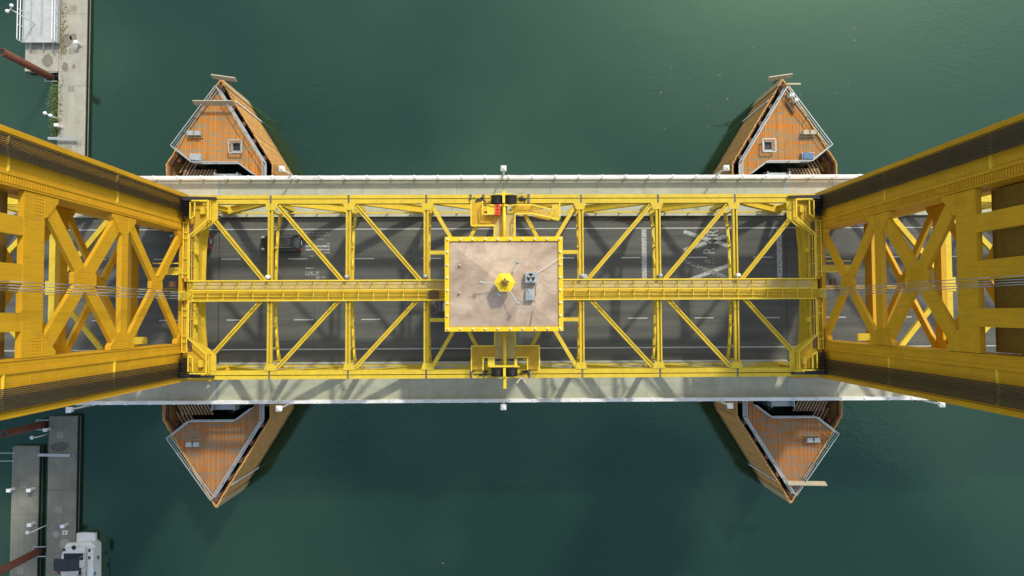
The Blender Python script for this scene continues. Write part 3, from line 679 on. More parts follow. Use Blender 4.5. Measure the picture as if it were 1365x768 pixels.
tag(MB().path([(3.0, .5, 12.5), (3.02, -1.0, 12.5), (2.95, -1.2, 12.45)], .035, 6).build('feed_pipe', 'board'), 'short beige feed pipe beside the air conditioner and cabinet', 'pipe')
tag(MB().path([(2.9, -1.6, 12.4), (2.6, -3.0, 12.2), (2.42, -4.0, 12.0)], .03, 6).build('roof_cable', 'brown'), 'thin brown cable from the roof cabinet down to the gutter', 'cable')
tag(MB().path([(2.7, -.5, 12.6), (2.95, -.2, 12.6)], .05, 6).build('link_hose', 'galv'), 'short grey hose linking cabinet and air conditioner', 'hose')

# ================================================================= winch platforms beside the house
def platform_rails(t, pts):
    r = MB(); r2 = MB()
    for a, b in zip(pts[:-1], pts[1:]):
        r.beam((*a, 8.7), (*b, 8.7), .11, .08); r2.beam((*a, 8.2), (*b, 8.2), .05, .05)
        n = max(1, round((Vector(b) - Vector(a)).length / 1.3))
        for k in range(n):
            p = Vector(a).lerp(Vector(b), k / n); MB().box(p.x - .035, p.x + .035, p.y - .035, p.y + .035, 7.7, 8.7).build('rail_post', 'rail', t)
    r.build('handrail', 'rail', t); r2.build('middle_rail', 'rail', t)
for sy in (1, -1):
    t = thing('winch_platform', ('yellow grated platform with a perforated stair next to the red box' if sy > 0 else 'yellow grated twin platform with two cabinets beside the house'), 'platform', (0, sy * 6.8, 7.5), 'winch platforms either side of the machine house')
    Y = lambda v: sy * v
    MB().prism([(-3.25, Y(8.4)), (-2.1, Y(8.4)), (-2.1, Y(7.1)), (-.98, Y(7.1)), (-.98, Y(6.0)), (-3.25, Y(6.0))], 7.66, 7.70).build('floor', 'grate_y', t)
    MB().box(-.96, 1.1, Y(4.6), Y(7.35), 7.66, 7.70).build('gangway_floor', 'grate', t)
    platform_rails(t, [(-3.25, Y(8.5)), (-3.25, Y(6.0)), (-.95, Y(6.0)), (-.95, Y(4.6))])
    platform_rails(t, [(-2.1, Y(8.4)), (-2.1, Y(7.12)), (-.95, Y(7.12))])
    MB().box(-.98, -.55, Y(4.6), Y(7.3), 7.5, 7.65).build('bearer', 'span', t); MB().box(.6, 1.12, Y(4.6), Y(7.3), 7.5, 7.65).build('bearer', 'span', t)
    MB().box(-1.65, -.95, Y(7.2), Y(8.05), 7.7, 8.5).build('cabinet', 'rail', t)
    if sy > 0:
        rb = MB().box(-.88, -.36, 7.05, 8.15, 7.7, 8.65).build('control_box', 'red', t)
        for k in range(3): MB().lathe([(.02, 0), (.12, 0), (.1, .05), (.02, .06)], (-.62, 7.25 + k * .33, 8.652), 10).build('knob', 'tail', rb)
        MB().box(1.12, 2.9, 7.2, 8.3, 7.66, 7.70).build('floor', 'grate_y', t)
        platform_rails(t, [(1.12, 4.6), (1.12, 7.15), (2.9, 7.18), (4.75, 6.75)])
        platform_rails(t, [(1.1, 8.05), (2.9, 8.05), (4.7, 7.6)])
        for k in range(9):
            x = 3.0 + k * .2; MB().beam((x, 6.95 - .035 * k, 7.6 - .03 * k), (x, 7.95 - .035 * k, 7.6 - .03 * k), .13, .04).build('stair_tread', 'grate_y', t)
        MB().prism([(4.75, 6.75), (5.6, 6.6), (5.6, 8.3), (4.95, 8.25), (4.9, 7.7), (4.65, 7.2)], 7.3, 7.36).build('landing', 'span', t)
        platform_rails(t, [(4.75, 6.75), (5.6, 6.6), (5.6, 8.3)])
    else:
        MB().prism([(3.48, Y(8.4)), (2.3, Y(8.4)), (2.3, Y(7.1)), (1.12, Y(7.1)), (1.12, Y(6.0)), (3.48, Y(6.0))], 7.66, 7.70).build('floor', 'grate_y', t)
        platform_rails(t, [(3.48, Y(8.5)), (3.48, Y(6.0)), (1.12, Y(6.0)), (1.12, Y(4.6))])
        platform_rails(t, [(2.3, Y(8.4)), (2.3, Y(7.12)), (1.12, Y(7.12))])
        MB().box(1.0, 1.28, Y(7.3), Y(8.2), 7.7, 8.5).build('cabinet', 'rail', t)
    # winch
    wn = thing('winch', 'black rope drum pair on the truss chord %s' % ('by the red control box' if sy > 0 else 'between the twin yellow platforms'), 'winch', (0.05, sy * 8.6, 7.5), 'winches on the truss chords')
    ys = sy * 8.62
    for cx in (-.68, .72):
        pr = [(.1, -.4), (.66, -.4), (.66, -.34)]
        for k in range(6): pr += [(.56, -.32 + k * .11), (.60, -.27 + k * .11)]
        pr += [(.66, .34), (.66, .4), (.1, .4)]
        MB().lathe(pr, (cx, ys, 8.2), 20, 'y').build('drum', 'black', wn)
    MB().box(-.12, .14, ys - .42, ys + .42, 7.43, 8.95).build('bearing_block', 'rail', wn)
    MB().prism([(-1.55, sy * 8.12), (1.6, sy * 8.12), (1.3, sy * 7.93), (-1.25, sy * 7.93)], 8.5, 8.62).build('guard_plate', 'rail', wn)
    MB().prism([(-1.05, sy * 9.1), (1.15, sy * 9.1), (.7, sy * 9.22), (-.6, sy * 9.22)], 8.5, 8.6).build('guard_plate', 'rail', wn)
    MB().tube((.05, sy * 4.2, 8.4), (.05, sy * 8.2, 8.4), .17, 10).build('drive_shaft', 'rail', wn, True)
    MB().box(-.1, .2, sy * 9.05, sy * (9.45 if sy > 0 else 10.25), 8.2, 8.5).build('shaft_end', 'gutter', wn)
    for sgn in (-1, 1): MB().beam((1.62 + .1, sy * 9.15, 8.0), (1.7 + sgn * .5, sy * 9.75, 8.2), .16, .1).build('cable_horn', 'board', wn)
    gr = MB()
    for k in range(26): 
        x = random.choice([random.uniform(-3.3, -1.6), random.uniform(1.5, 2.6)]); y = sy * random.uniform(8.55, 9.0); gr.beam((x, y, 7.47), (x + random.uniform(-.4, .4), y + random.uniform(-.08, .08), 7.5 + random.random() * .12), .09, .08)
    gr.build('greasy_links', 'black', wn, kind='stuff')
    for x in (-3.35, -2.05, 2.55): MB().box(x - .11, x + .11, sy * 8.4, sy * 9.32, 7.43, 7.52).build('clamp_band', 'splice', wn)

# ================================================================= timber fenders round the piers
FL = {(-1, 1): 'orange timber fender with a hatch and a beige sign board across its deck', (1, 1): 'orange timber fender with a hatch and a blue solar panel',
      (-1, -1): 'shaded timber fender without sign board, on the boat dock side of the bridge', (1, -1): 'shaded timber fender with a long beige sign board over its tip'}
pile_me = MB().tube((0, 0, -13.2), (0, 0, -3.75), .30, 12).mesh('pile', 'timberdark', (0, 0, 0), False)
for (sx, sy), lab in FL.items():
    t = thing('timber_fender', lab, 'fender', (sx * 33.4, sy * 18, WZ), 'timber fenders around the bridge piers')
    P2 = lambda p: (sx * p[0], sy * p[1])
    A, B_, C_, D_, E_ = (27.2, 11.5), (27.2, 14.9), (33.4, 25.0), (39.6, 14.9), (39.6, 11.5)
    for ia, (a, b) in enumerate(((A, B_), (B_, C_), (C_, D_), (D_, E_))):
        a = Vector(P2(a)); b = Vector(P2(b)); d = b - a; L_ = d.length; d.normalize(); n = Vector((-d.y, d.x))
        wl = MB(); k = 0.0
        while k < L_ - .1:
            p = a + d * k; e = a + d * min(L_, k + .235); z1 = -3.62 + random.uniform(-.05, .05); off = random.uniform(-.025, .025)
            q1 = p + n * (off - .07); q2 = e + n * (off - .07); q3 = e + n * (off + .07); q4 = p + n * (off + .07)
            wl.prism([tuple(q1), tuple(q2), tuple(q3), tuple(q4)], -13.3, z1); k += .26
        wl.build('wall_planking', 'wallplank', t, kind='stuff')
        ctr = Vector(P2((33.4, 16))); nn = n if (ctr - (a + b) / 2).dot(n) > 0 else -n
        for z in (-4.3, -8.0): MB().beam((*(a + nn * .2), z), (*(b + nn * .2), z), .22, .35).build('waler', 'timberdark', t)
        c = int(L_ / 2.1)
        for k in range(c):
            p = a + d * ((k + .5) * L_ / c) + nn * .48; part('pile', pile_me, t, (p.x, p.y, 0 if ia < 2 else -.75))
    pn = Vector(P2((33.4, 24.2))); part('pile', pile_me, t, (pn.x, pn.y, .1))
    # nose plate at the tip and white gauge board on the channel side
    ca, cb2 = Vector(P2(C_)), Vector(P2(B_)); d = (cb2 - ca).normalized(); n = Vector((-d.y, d.x)); n = n if n.x * sx < 0 else -n
    for s0, s1, nm, mt in ((.0, 1.15, 'nose_plate', 'nose'), (2.9, 3.2, 'gauge_board', 'white')):
        p = ca + d * s0 + n * .13; q_ = ca + d * s1 + n * .13
        MB().prism([tuple(p), tuple(q_), tuple(q_ + n * .05), tuple(p + n * .05)], -13, -3.58 if nm == 'nose_plate' else -3.9).build(nm, mt, t)
    # decking, clipped plank by plank
    def lo_(x):
        if x < 29.2: return 11.6
        if x < 31.1: return 13.6 + (x - 29.2) * (15.05 - 13.6) / 1.9
        if x < 36.3: return 15.05
        return 15.05 + (x - 36.3) * (16.95 - 15.05) / 2.4
    def hi_(x):
        if x < 33.55: return 15.0 + (x - 28.0) * (23.9 - 15.0) / 5.55
        return 23.9 - (x - 33.55) * (23.9 - 16.85) / 5.1
    dk = MB(); x = 28.0
    while x < 38.55:
        x1 = x + .19; z = -3.8 + random.uniform(-.015, .015)
        ps = [(x, lo_(x)), (x1, lo_(x1)), (x1, max(lo_(x1), hi_(x1))), (x, max(lo_(x), hi_(x)))]
        if x < 29.2 <= x1: ps[1] = (x1, 13.6)
        dk.prism([P2(p) for p in ps], z - .09, z); x += .21
    dk.build('decking', 'decking' if sy > 0 else 'decking_shaded', t, kind='stuff')
    MB().prism([P2(p) for p in ((28.1, 12.2), (28.1, 14.9), (33.5, 23.6), (38.4, 16.9), (36.2, 15.2), (31.2, 15.2), (29.1, 13.7), (29.1, 12.2))], -4.3, -3.95).build('deck_frame', 'timberdark', t)
    loop = [(28.05, 12.3), (28.05, 15.0), (33.6, 23.95), (38.72, 16.9), (36.35, 15.0), (31.1, 15.0), (29.15, 13.55)]
    r1 = MB(); r2 = MB(); r3 = MB()
    for i, (a, b) in enumerate(zip(loop[:-1], loop[1:])):
        a = P2(a); b = P2(b); wd = .24 if i in (0, 1) else .10
        r3.beam((*a, -3.72), (*b, -3.72), wd, .12)
        r1.beam((*a, -2.65), (*b, -2.65), .09, .07); r2.beam((*a, -3.15), (*b, -3.15), .05, .05)
        nn_ = max(1, int((Vector(b) - Vector(a)).length / 2))
        for k in range(nn_):
            p = Vector(a).lerp(Vector(b), k / nn_); MB().box(p.x - .04, p.x + .04, p.y - .04, p.y + .04, -3.7, -2.65).build('rail_post', 'galv', t)
    r1.build('handrail', 'galv', t); r2.build('middle_rail', 'galv', t); r3.build('deck_kerb', 'grey', t)
    # floodlights on their bracket
    fx, fy = (36.3, 18.5) if sy > 0 else (36.0, 17.7)
    br = MB().box(sx * (fx - .9), sx * (fx + .75), sy * (fy - .45), sy * (fy - .38), -3.75, -3.6).build('floodlight_bracket', 'board', t)
    for dx in (-.45, .38):
        MB().prism([(sx * (fx + dx - .36), fy * sy - .26), (sx * (fx + dx + .36), fy * sy - .26), (sx * (fx + dx + .30), fy * sy + .26), (sx * (fx + dx - .30), fy * sy + .26)], -3.5, -3.1).tube((sx * (fx + dx), sy * fy, -3.8), (sx * (fx + dx), sy * fy, -3.5), .06, 6).build('floodlight', 'board' if sy > 0 and sx > 0 else 'galv', t)
    if sy > 0:
        hx, hy = (31.45, 16.95)
        MB().box(sx * (hx - .42), sx * (hx + .42), hy - .48, hy + .48, -3.78, -3.765).build('hatch', 'black', t)
        for s_, z in ((.52, -3.6), (.76, -3.2)):
            f = MB()
            for i in range(4):
                c4 = [(-1, -1), (1, -1), (1, 1), (-1, 1)]; a, b = c4[i], c4[(i + 1) % 4]
                f.beam((sx * (hx + a[0] * s_), hy + a[1] * s_, z), (sx * (hx + b[0] * s_), hy + b[1] * s_, z), .13, .1)
            f.build('hatch_frame', 'galv', t)
        sl = MB().beam((sx * 36.1 - .6, 15.75, -3.2), (sx * 36.1 + .6, 15.62, -3.2), .75, .08).build('solar_panel', 'solar' if sx > 0 else 'galv', t)
        MB().box(sx * 36.1 - .7, sx * 36.1 + .7, 15.25, 16.1, -3.75, -3.3).build('panel_stand', 'galv', t)
    # sign boards
    if sy > 0:
        MB().beam((sx * 32.5 - 1.4, 24.95 if sx < 0 else 24.6, -2.4), (sx * 32.5 + 1.4, 24.55 if sx < 0 else 25.0, -2.4), .12, .75, (0, 0.3, 1)).build('tip_board', 'board', t)
    if (sx, sy) == (-1, 1): MB().beam((-36.1, 21.9, -2.7), (-31.5, 21.9, -2.7), .10, .85, (0, .45, 1)).build('sign_board', 'board', t)
    if (sx, sy) == (1, -1): MB().beam((32.6, -22.5, -2.7), (37.1, -22.6, -2.7), .10, .7, (0, -.5, 1)).build('sign_board', 'board', t)
    if (sx, sy) == (1, 1):
        for i in range(2): MB().box(33.9 + i * .55, 34.4 + i * .55, 22.7 - i * .6, 23.1 - i * .6, -3.7, -2.9).build('signal_box', 'lampwhite', t)
        MB().beam((33.8, 22.2, -3.6), (34.6, 20.9, -3.6), .25, .25).build('toolbox', 'brown', t)
        MB().box(33.4, 35.0, 23.95, 24.15, -2.6, -2.45).build('sign_arm', 'board', t)
    for bx, by in (((sx * 32.5, 24.7),) if sy > 0 else ()): MB().box(bx - .06, bx + .06, by - .06, by + .06, -4.4, -2.6).build('board_post', 'timberdark', t)
    # open joists on the land side
    for k in range(10):
        c = 36.0 + k * .38; MB().beam((sx * c, sy * 11.9, -5.2), (sx * (c - 1.5), sy * 14.6, -5.2), .15, .25).build('joist', 'joist', t)
    for k in range(4):
        c = 37.6 + k * .45; MB().beam((sx * c, sy * 14.3, -5.6), (sx * (c - 1.0), sy * 16.0, -5.6), .14, .22).build('joist', 'joist', t)
    MB().box(sx * 31.2, sx * 34.0, sy * 11.9, sy * 13.9, -4.9, -4.3).build('landing', 'galv', t)
    for dx in (31.3, 33.9): MB().box(sx * dx - .05, sx * dx + .05, sy * 11.9, sy * 13.9, -4.3, -3.4).build('landing_rail', 'galv', t)

for sx in (-1, 1):
    o = MB().box(sx * 29.5, sx * 39, -12.9, 12.9, -14, -7.0).build('bridge_pier', 'concrete_dark')
    tag(o, 'dark concrete pier under the %s tower, inside the timber fenders' % ('sunlit' if sx < 0 else 'shaded'), 'pier', 'bridge piers')

# ================================================================= cars
def car(label, loc, rz, paint, Lc=4.6, Wc=1.9, Hc=1.68, sunroof=True):
    t = thing('car', label, 'car', loc, 'cars crossing the bridge', rz, True)
    hw = Wc / 2; hl = Lc / 2
    secs = [(-hl, .60, .52, .90), (-hl + .08, .78, .40, .98), (-hl + .25, .90, .32, 1.04), (-hl + .6, .98, .28, 1.06), (-1.0, 1.0, .25, 1.04), (.3, 1.0, .25, 1.02), (1.1, .99, .25, 1.0), (hl - .7, .96, .28, .95), (hl - .3, .84, .34, .86), (hl - .08, .62, .42, .76), (hl, .42, .5, .68)]
    vs = []; n = 12
    for x, wf, zb, zt in secs:
        h = hw * wf
        half = [(h * .86, zb), (h, zb + (zt - zb) * .35), (h * .99, zb + (zt - zb) * .7), (h * .90, zt - .06), (h * .70, zt), (h * .3, zt + .03)]
        ring = [(x, y, z) for y, z in half] + [(x, -y, z) for y, z in reversed(half)]
        vs += ring
    fs = []
    for i in range(len(secs) - 1):
        for k in range(n): fs.append((i * n + k, (i + 1) * n + k, (i + 1) * n + (k + 1) % n, i * n + (k + 1) % n))
    fs += [tuple(range(n)), tuple(range((len(secs) - 1) * n + n - 1, (len(secs) - 1) * n - 1, -1))]
    body = MB().add(vs, fs).build('body', paint, t, True)
    # cabin
    zb = 1.0; zr = Hc; bx0, bx1 = -hl + .22, 1.05; rx0, rx1 = -hl + .65, .25; bw, rw = hw * .88, hw * .70
    cab = MB().add([(bx0, -bw, zb), (bx1, -bw, zb), (bx1, bw, zb), (bx0, bw, zb), (rx0, -rw, zr - .05), (rx1, -rw, zr - .05), (rx1, rw, zr - .05), (rx0, rw, zr - .05), (rx0 + .15, -rw * .8, zr), (rx1 - .2, -rw * .8, zr), (rx1 - .2, rw * .8, zr), (rx0 + .15, rw * .8, zr)],
                   [(0, 1, 5, 4), (1, 2, 6, 5), (2, 3, 7, 6), (3, 0, 4, 7), (4, 5, 9, 8), (5, 6, 10, 9), (6, 7, 11, 10), (7, 4, 8, 11), (8, 9, 10, 11), (3, 2, 1, 0)]).build('cabin', paint, t)
    def pane(name, q4, sh=.86):
        q4 = [Vector(p) for p in q4]; c = sum(q4, Vector()) / 4; nrm = (q4[1] - q4[0]).cross(q4[2] - q4[0]).normalized()
        if nrm.dot(c - Vector((-.4, 0, 1.2))) < 0: nrm = -nrm
        v = [c + (p - c) * sh + nrm * .012 for p in q4]; v2 = [p - nrm * .03 for p in v]
        return MB().add(v + v2, [(0, 1, 2, 3), (7, 6, 5, 4), (0, 4, 5, 1), (1, 5, 6, 2), (2, 6, 7, 3), (3, 7, 4, 0)]).build(name, 'glass', cab)
    pane('windscreen', [(bx1, -bw, zb), (bx1, bw, zb), (rx1, rw, zr - .05), (rx1, -rw, zr - .05)], .9)
    pane('rear_window', [(bx0, -bw, zb), (bx0, bw, zb), (rx0, rw, zr - .05), (rx0, -rw, zr - .05)], .84)
    for s in (-1, 1): pane('side_window', [(bx0 + .1, s * bw, zb + .04), (bx1 - .1, s * bw, zb + .04), (rx1, s * rw, zr - .06), (rx0, s * rw, zr - .06)], .9)
    if sunroof: MB().box(rx0 + .3, rx1 - .3, -rw * .72, rw * .72, zr + .002, zr + .012).build('sunroof', 'glass', cab)
    for s in (-1, 1):
        MB().box(rx0 + .2, rx1 - .25, s * rw * .86 - .025, s * rw * .86 + .025, zr - .02, zr + .05).build('roof_rail', 'grey', cab)
        MB().box(.75, 1.0, s * (hw + .12) - .1, s * (hw + .12) + .1, 1.0, 1.15).build('mirror', paint, body)
        MB().prism([(hl - .5, s * hw * .62), (hl - .12, s * hw * .55), (hl - .2, s * hw * .8), (hl - .55, s * hw * .86)], .74, .90).build('headlight', 'galv', body)
        MB().box(-hl - .01, -hl + .25, s * hw * .55, s * hw * .86, .78, .96).build('tail_light', 'tail', body)
        for x in (-1.4, 1.4):
            wh = MB().lathe([(.1, -.11), (.30, -.11), (.34, -.07), (.34, .07), (.30, .11), (.1, .11)], (x, s * (hw - .12), .34), 18, 'y').build('wheel', 'tyre', t)
            MB().lathe([(.02, 0), (.21, 0), (.21, .012), (.02, .03)], (x, s * (hw - .115) + s * .0, .34), 12, 'y').build('rim', 'galv', wh)
    MB().box(-hl - .02, -hl + .02, -.26, .26, .78, .92).build('number_plate', 'lampwhite', body)
    return t
car('black SUV with glass roof crossing under the yellow truss struts', (-24.7, 5.12, 0), math.pi, 'car_grey')
car('dark maroon car passing under the sunlit tower portal', (-34.75, 5.3, 0), math.pi, 'car_red', 4.7, 1.88, 1.5, False)
car('charcoal car half hidden beneath the machine house', (-5.3, -1.95, 0), 0, 'car_green', 4.6, 1.85, 1.55)

# ================================================================= docks
DZ = -11.75
def dock(label, x0, x1, y0, y1, mat, rim='black'):
    t = thing('floating_dock', label, 'dock', ((x0 + x1) / 2, (y0 + y1) / 2, WZ), 'concrete floating docks'); n = max(1, round((y1 - y0) / 9))
    for k in range(n):
        a = y0 + (y1 - y0) * k / n; b = y0 + (y1 - y0) * (k + 1) / n
        MB().box(x0, x1, a + .015, b - .015, WZ - .8, DZ).build('float_section', mat, t)
    for x in (x0, x1): MB().box(x - .06, x + .06, y0, y1, DZ - .45, DZ - .12).build('rub_rail', rim, t)
    return t
d1 = dock('pale concrete dock holding the white gangway, next to green weeds', -57.75, -54.2, 8, 46, 'dock')
d1b = dock('short pale concrete slab under the white gangway end', -62.1, -57.8, 28.9, 46, 'dock')
d2 = dock('wide stained concrete dock alongside the white boat', -58.05, -54.45, -62, -15.65, 'dock_old')
d3 = dock('narrow stained concrete dock between rusty piles, parallel to the boat dock', -62.6, -59.2, -62, -19.4, 'dock_old')
def grates(t, pts, m='splice'):
    for x, y in pts:
        g = MB()
        for k in range(2):
            for j in range(2): g.box(x - .42 + k * .43, x - .02 + k * .43, y - .42 + j * .43, y - .02 + j * .43, DZ + .002, DZ + .012)
        g.build('access_cover', m, t)
M['cover'] = plain('cover_grey', (0.28, 0.26, 0.20), 0.8, var=0.2)
grates(d1, [(-56.0, 37.2), (-56.1, 31.6), (-56.1, 26.6), (-56.3, 18.8)], 'cover'); grates(d1b, [(-61.0, 31.6)], 'cover'); grates(d2, [(-56.6, -18.0), (-56.6, -27.4)], 'cover'); grates(d3, [(-61.1, -24.3), (-61.3, -35)], 'cover')
def blot(t, pts, m):
    for x, y, rx, ry in pts:
        n = 14; MB().prism([(x + rx * math.cos(k * 6.283 / n) * random.uniform(.8, 1.15), y + ry * math.sin(k * 6.283 / n) * random.uniform(.8, 1.15)) for k in range(n)], DZ + .001, DZ + .005).build('stain', m, t)
M['stain'] = plain('wet_stain', (0.20, 0.185, 0.14), 0.8, var=0.15); M['stain_pale'] = plain('pale_patch', (0.30, 0.30, 0.25), 0.8, var=0.1)
blot(d1, [(-56.7, 33.0, .7, .9), (-55.9, 33.4, .5, .5), (-57.0, 31.6, .3, .6), (-56.9, 29.5, .45, .65), (-55.8, 29.5, .25, .3)], 'stain'); blot(d1b, [(-59.2, 30.3, .75, .9)], 'stain')
blot(d2, [(-56.9, -30.5, .45, .4), (-55.8, -31.8, .75, .75)], 'stain_pale')
M['tar'] = plain('dark_damp', (0.10, 0.095, 0.075), 0.8, var=0.2); blot(d2, [(-56.6, -19.5, 1.2, .6)], 'tar')
# rusty guide piles
for (x, y, zt, lab) in ((-58.75, 28.15, -3.2, 'tall rusty guide pile rising beside the white gangway'), (-58.95, -16.7, -5.2, 'rusty guide pile at the head of the wide stained dock'), (-59.0, -32.6, -4.0, 'rusty guide pile between the two stained docks, across from the boat')):
    t = thing('guide_pile', lab, 'pile', (x, y, WZ), 'rusty dock guide piles')
    MB().tube((x, y, -15), (x, y, zt), .46, 18, cap=True).build('shaft', 'pile', t, True)
    MB().lathe([(.36, 0), (.47, 0), (.47, .06), (.36, .06)], (x, y, zt), 18, ring=True).build('rim', 'pile', t)
    MB().lathe([(.01, 0), (.32, 0), (.32, .01), (.01, .01)], (x, y, zt + .012), 18).build('bore', 'black', t)
    f = MB()
    for a, b in (((-.6, -.6), (.9, -.6)), ((-.6, .6), (.9, .6)), ((-.6, -.6), (-.6, .6))): f.beam((x + a[0], y + a[1], DZ + .1), (x + b[0], y + b[1], DZ + .1), .12, .12)
    f.build('guide_hoop', 'galv', t)
# gangway
M['gangfloor'] = plain('aluminium_floor', (0.50, 0.52, 0.49), 0.5, 0.1, var=0.12, sc=1.5, dirt=(0.33, 0.33, 0.29))
t = thing('gangway', 'white aluminium gangway with railings resting on the pale dock', 'gangway', (-59.7, 39, DZ))
MB().box(-61.8, -57.6, 32.4, 50, -11.2, -10.95).build('floor', 'gangfloor', t)
for x in (-60.9, -59.5): MB().box(x - .12, x + .12, 33.5, 50, -10.94, -10.9).build('floor_strip', 'galv', t)
for x in (-61.9, -57.5):
    for z in (-10.4, -9.9): MB().tube((x, 32.4, z), (x, 50, z), .06, 6).build('handrail', 'lampwhite', t)
    for k in range(9): MB().tube((x, 32.4 + k * 2, -11.2), (x, 32.4 + k * 2, -9.9), .05, 6).build('rail_post', 'lampwhite', t)
    MB().box(x - .08, x + .08, 32.4, 50, -11.4, -10.9).build('side_beam', 'galv', t)
for x in (-60.9, -59.2, -58): MB().beam((x, 32.4, -11.0), (x - .5, 31.4, -11.6), .08, .08).build('foot_strut', 'galv', t)
# dock lamps and pedestals
def dock_lamp(label, base, top, heads=1, arm=(.5, 0)):
    t = thing('dock_lamp', label, 'lamp', (base[0], base[1], base[2]), 'white dock lamps')
    x, y, z = base
    MB().tube((x, y, z), (x, y, top), .07, 8).build('pole', 'lampwhite', t, True)
    for k in range(heads):
        s = 1 if k == 0 else -1
        hx, hy = x + s * arm[0], y + s * arm[1]
        a = MB().tube((x, y, top), (hx, hy, top + .1), .05, 6).build('arm', 'lampwhite', t)
        MB().lathe([(.03, 0), (.2, .02), (.25, .12), (.18, .26), (.05, .32)], (hx, hy, top + .05), 12).build('globe', 'lampwhite', a, True)
dock_lamp('white twin lamp over the white gangway', (-60.4, 34.8, -10.95), -6.6, 2, (.25, .35))
dock_lamp('white twin lamp among the green weeds beside the pale dock', (-57.55, 22.6, DZ), -9.7, 2, (.35, -.15))
dock_lamp('white lamp by the rusty pile at the head of the wide dock', (-58.2, -17.9, DZ), -9.6, 1, (-.4, 0))
dock_lamp('white lamp at the middle of the wide dock, beside the gap', (-57.8, -29.2, DZ), -8.6, 1, (-.4, 0))
def pedestal(label, x, y):
    t = thing('power_pedestal', label, 'pedestal', (x, y, DZ), 'white dock power pedestals')
    MB().box(x - .16, x + .16, y - .14, y + .14, DZ, DZ + .95).build('body', 'lampwhite', t)
    MB().prism([(x - .22, y - .2), (x + .3, y - .2), (x + .3, y + .2), (x - .22, y + .2)], DZ + .95, DZ + 1.08).build('cap', 'lampwhite', t)
    MB().tube((x + .16, y, DZ + .5), (x + .45, y - .1, DZ + .15), .05, 6).build('hose', 'galv', t)
pedestal('white power pedestal on the pale dock beside wet stains', -55.0, 32.4); pedestal('white power pedestal at the weedy edge of the pale dock', -57.3, 21.6)
pedestal('white power pedestal beside the boat on the wide dock', -55.5, -29.2); pedestal('white power pedestal on the outer edge of the narrow dock', -62.3, -24.7)
pedestal('white power pedestal on the inner edge of the narrow dock', -59.8, -24.7); pedestal('white power pedestal on the narrow dock opposite the boat', -59.6, -29.0); pedestal('white power pedestal at the head of the wide dock', -57.9, -17.2)
def bracket(label, x0, x1, y):
    t = thing('fender_bracket', label, 'bracket', (x0, y, DZ), 'pale steel brackets across the docks')
    MB().beam((x0, y, DZ + .5), (x1, y - .1, DZ + .5), .35, .12).build('beam', 'galv', t)
    for dx in (-.25, .1): MB().tube((x1 + dx, y, DZ), (x1 + dx + .4, y - .6, DZ + .5), .05, 6).build('stay', 'galv', t)
bracket('pale steel bracket across the pale dock end', -58.6, -55.0, 20.0); bracket('pale steel bracket across the wide stained dock', -59.0, -55.0, -20.4)
for k, (x, y) in enumerate(((-63.4, -20.2), (-63.4, -21.2))):
    tag(MB().tube((x - .6, y, DZ + .2), (x + 1.2, y, DZ + .2), .06, 6).build('cleat_bar', 'galv'), 'short pale bar sticking out from the narrow dock corner', 'bar', 'bars at the narrow dock corner')
bl = thing('cardboard_box', 'white open box lying on the wide dock by the pedestal', 'box', (-55.6, -30.2, DZ))
MB().box(-55.9, -55.35, -30.45, -29.95, DZ, DZ + .3).build('body', 'boatwhite', bl); MB().box(-55.75, -55.5, -30.3, -30.1, DZ + .3, DZ + .31).build('opening', 'splice', bl)
# weeds
def weeds(name, label, m, spots, n, h):
    b = MB()
    for cx, cy, rx, ry in spots:
        for k in range(n):
            x = random.gauss(cx, rx); y = random.gauss(cy, ry); z = DZ - .5 + random.random() * h; a = random.random() * 6.3; l = random.uniform(.08, .24); tl = random.uniform(-.3, .3)
            b.add([(x, y, z), (x + l * math.cos(a), y + l * math.sin(a), z + tl * l), (x + l * 1.3 * math.cos(a + .5), y + l * 1.3 * math.sin(a + .5), z + tl * l + .03), (x + l * .6 * math.cos(a + 1), y + l * .6 * math.sin(a + 1), z + .02)], [(0, 1, 2, 3)])
    o = b.build(name, m); o['kind'] = 'stuff'; o['label'] = label; o['category'] = 'plants'
weeds('water_weeds', 'green weeds growing along the edge of the pale dock', 'weed', [(-58.2, 26.0, .3, .7), (-58.3, 24.4, .3, .6), (-58.2, 22.8, .25, .5), (-58.0, 21.3, .2, .5)], 450, .9)
weeds('dry_weeds', 'dry straw litter between gangway and pale dock', 'straw', [(-57.2, 36.5, .3, 1.4), (-57.3, 34.2, .25, .8), (-57.4, 32.0, .15, .6), (-57.3, 25.0, .1, 2.5)], 320, .62)

# ================================================================= boat
t = thing('pontoon_boat', 'white cabin boat with two dark canvas tops moored at the wide dock', 'boat', (-52.6, -36, WZ)); ORI[t] = (-51.3, -35.7, WZ)
hull = [(-54.3, -42), (-54.3, -32.0), (-53.9, -31.2), (-50.9, -31.0), (-50.3, -31.5), (-50.15, -42)]
MB().prism(hull, -13.0, -11.2).build('hull', 'boatwhite', t)
MB().prism([(-53.4, -31.2), (-53.35, -30.15), (-52.3, -30.05), (-50.75, -30.15), (-50.7, -31.2)], -12.3, -11.9).build('swim_platform', 'boatwhite', t)
ck = MB().prism([(-54.1, -41), (-54.1, -32.2), (-53.5, -31.6), (-51.3, -31.4), (-51.2, -41)], -11.2, -10.6).build('cabin', 'boatwhite', t)
MB().box(-50.95, -50.25, -42, -31.7, -11.195, -10.75).build('side_deck', 'boatwhite', t)
for y in (-31.9, -32.8): MB().box(-50.85, -50.6, y - .18, y + .18, -10.74, -10.70).build('deck_hatch', 'canvas', t)
MB().box(-50.148, -50.13, -33.3, -32.9, -11.8, -11.5).build('porthole', 'glass', t)
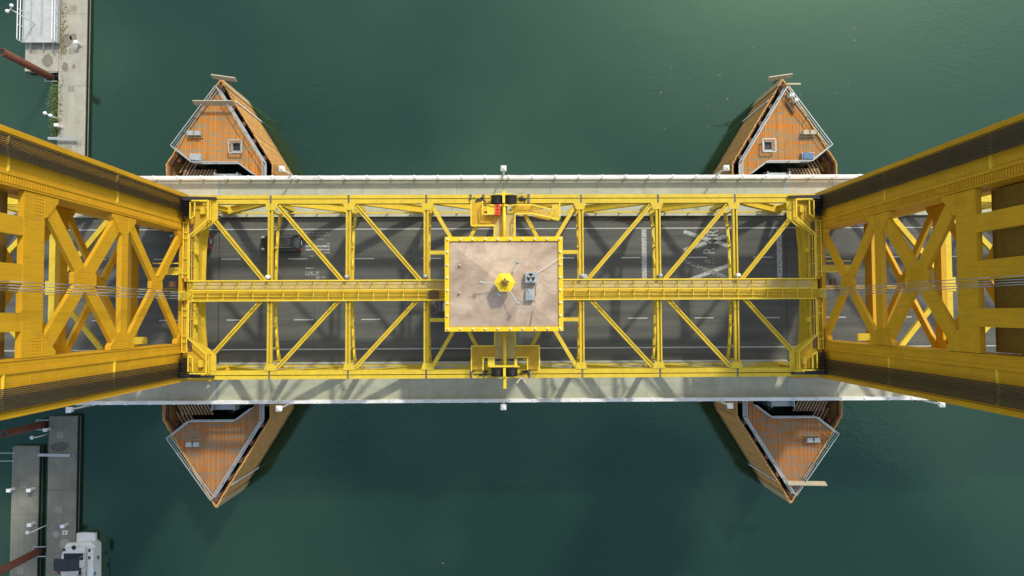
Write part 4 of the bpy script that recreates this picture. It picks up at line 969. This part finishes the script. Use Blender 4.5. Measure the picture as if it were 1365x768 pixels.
for x, y, a in ((-53.8, -31.75, .2), (-52.6, -31.5, .3)): MB().lathe([(.05, 0), (a, 0), (a * .8, .06), (.05, .06)], (x, y, -10.6), 10).build('deck_fitting', 'canvas', t)
MB().box(-53.8, -51.4, -33.0, -32.2, -10.6, -10.55).build('seat_well', 'canvas', t)
def canopy(x0, x1, y0, y1):
    b = MB(); n = 6; vs = []
    for i in range(n + 1):
        f = i / n; x = x0 + (x1 - x0) * f; z = -8.75 + .28 * math.sin(math.pi * f)
        vs += [(x, y0, z - .1), (x, (y0 + y1) / 2, z), (x, y1, z - .1)]
    fs = [(i * 3 + j, i * 3 + 3 + j, i * 3 + 4 + j, i * 3 + 1 + j) for i in range(n) for j in range(2)]
    b.add(vs, fs); b.add([(v[0], v[1], v[2] - .06) for v in vs], [tuple(reversed(f)) for f in fs])
    o = b.build('canvas_top', 'canvas', t, True)
    for x in (x0 + .1, x1 - .1):
        for y in (y0, y1): MB().tube((x, y, -11), (x, y, -8.85), .04, 6).build('canopy_pole', 'galv', o)
canopy(-53.9, -50.8, -33.7, -32.2); canopy(-53.9, -51.2, -38.5, -34.6)
MB().box(-54.0, -52.2, -34.6, -33.7, -10.6, -10.3).build('cockpit_seat', 'boatwhite', t)
MB().lathe([(.02, 0), (.28, 0), (.2, .15), (.02, .2)], (-53.2, -33.9, -10.3), 10).build('cushion', 'yellowcloth', t); MB().lathe([(.02, 0), (.3, 0), (.25, .3), (.02, .35)], (-54.2, -34.4, -10.6), 10).build('cushion', 'redcloth', t)
MB().lathe([(.02, 0), (.25, .05), (.28, .3), (.02, .4)], (-50.3, -34.9, -11.2), 10).build('mooring_bag', 'solar', t)
MB().box(-51.9, -51.6, -36, -34.0, -10.59, -10.5).build('gangway_strip', 'canvas', t)

# ================================================================= drifting leaves on the river
b = MB()
for (x, y) in [(random.uniform(20, 48), random.uniform(24, 42)) for _ in range(16)] + [(random.uniform(16, 30), random.uniform(20, 30)) for _ in range(8)] + [(random.uniform(-10, 45), random.uniform(-36, -20)) for _ in range(4)]:
    a = random.random() * 6.3; h = random.uniform(.05, .11); b.add([(x + h * math.cos(a + q_), y + h * math.sin(a + q_), WZ + .02) for q_ in (0, 1.6, 3.1, 4.7)], [(0, 1, 2, 3)])
o = b.build('drifting_leaves', 'straw'); o['kind'] = 'stuff'; o['label'] = 'tiny pale leaves drifting on the green river'; o['category'] = 'leaves'
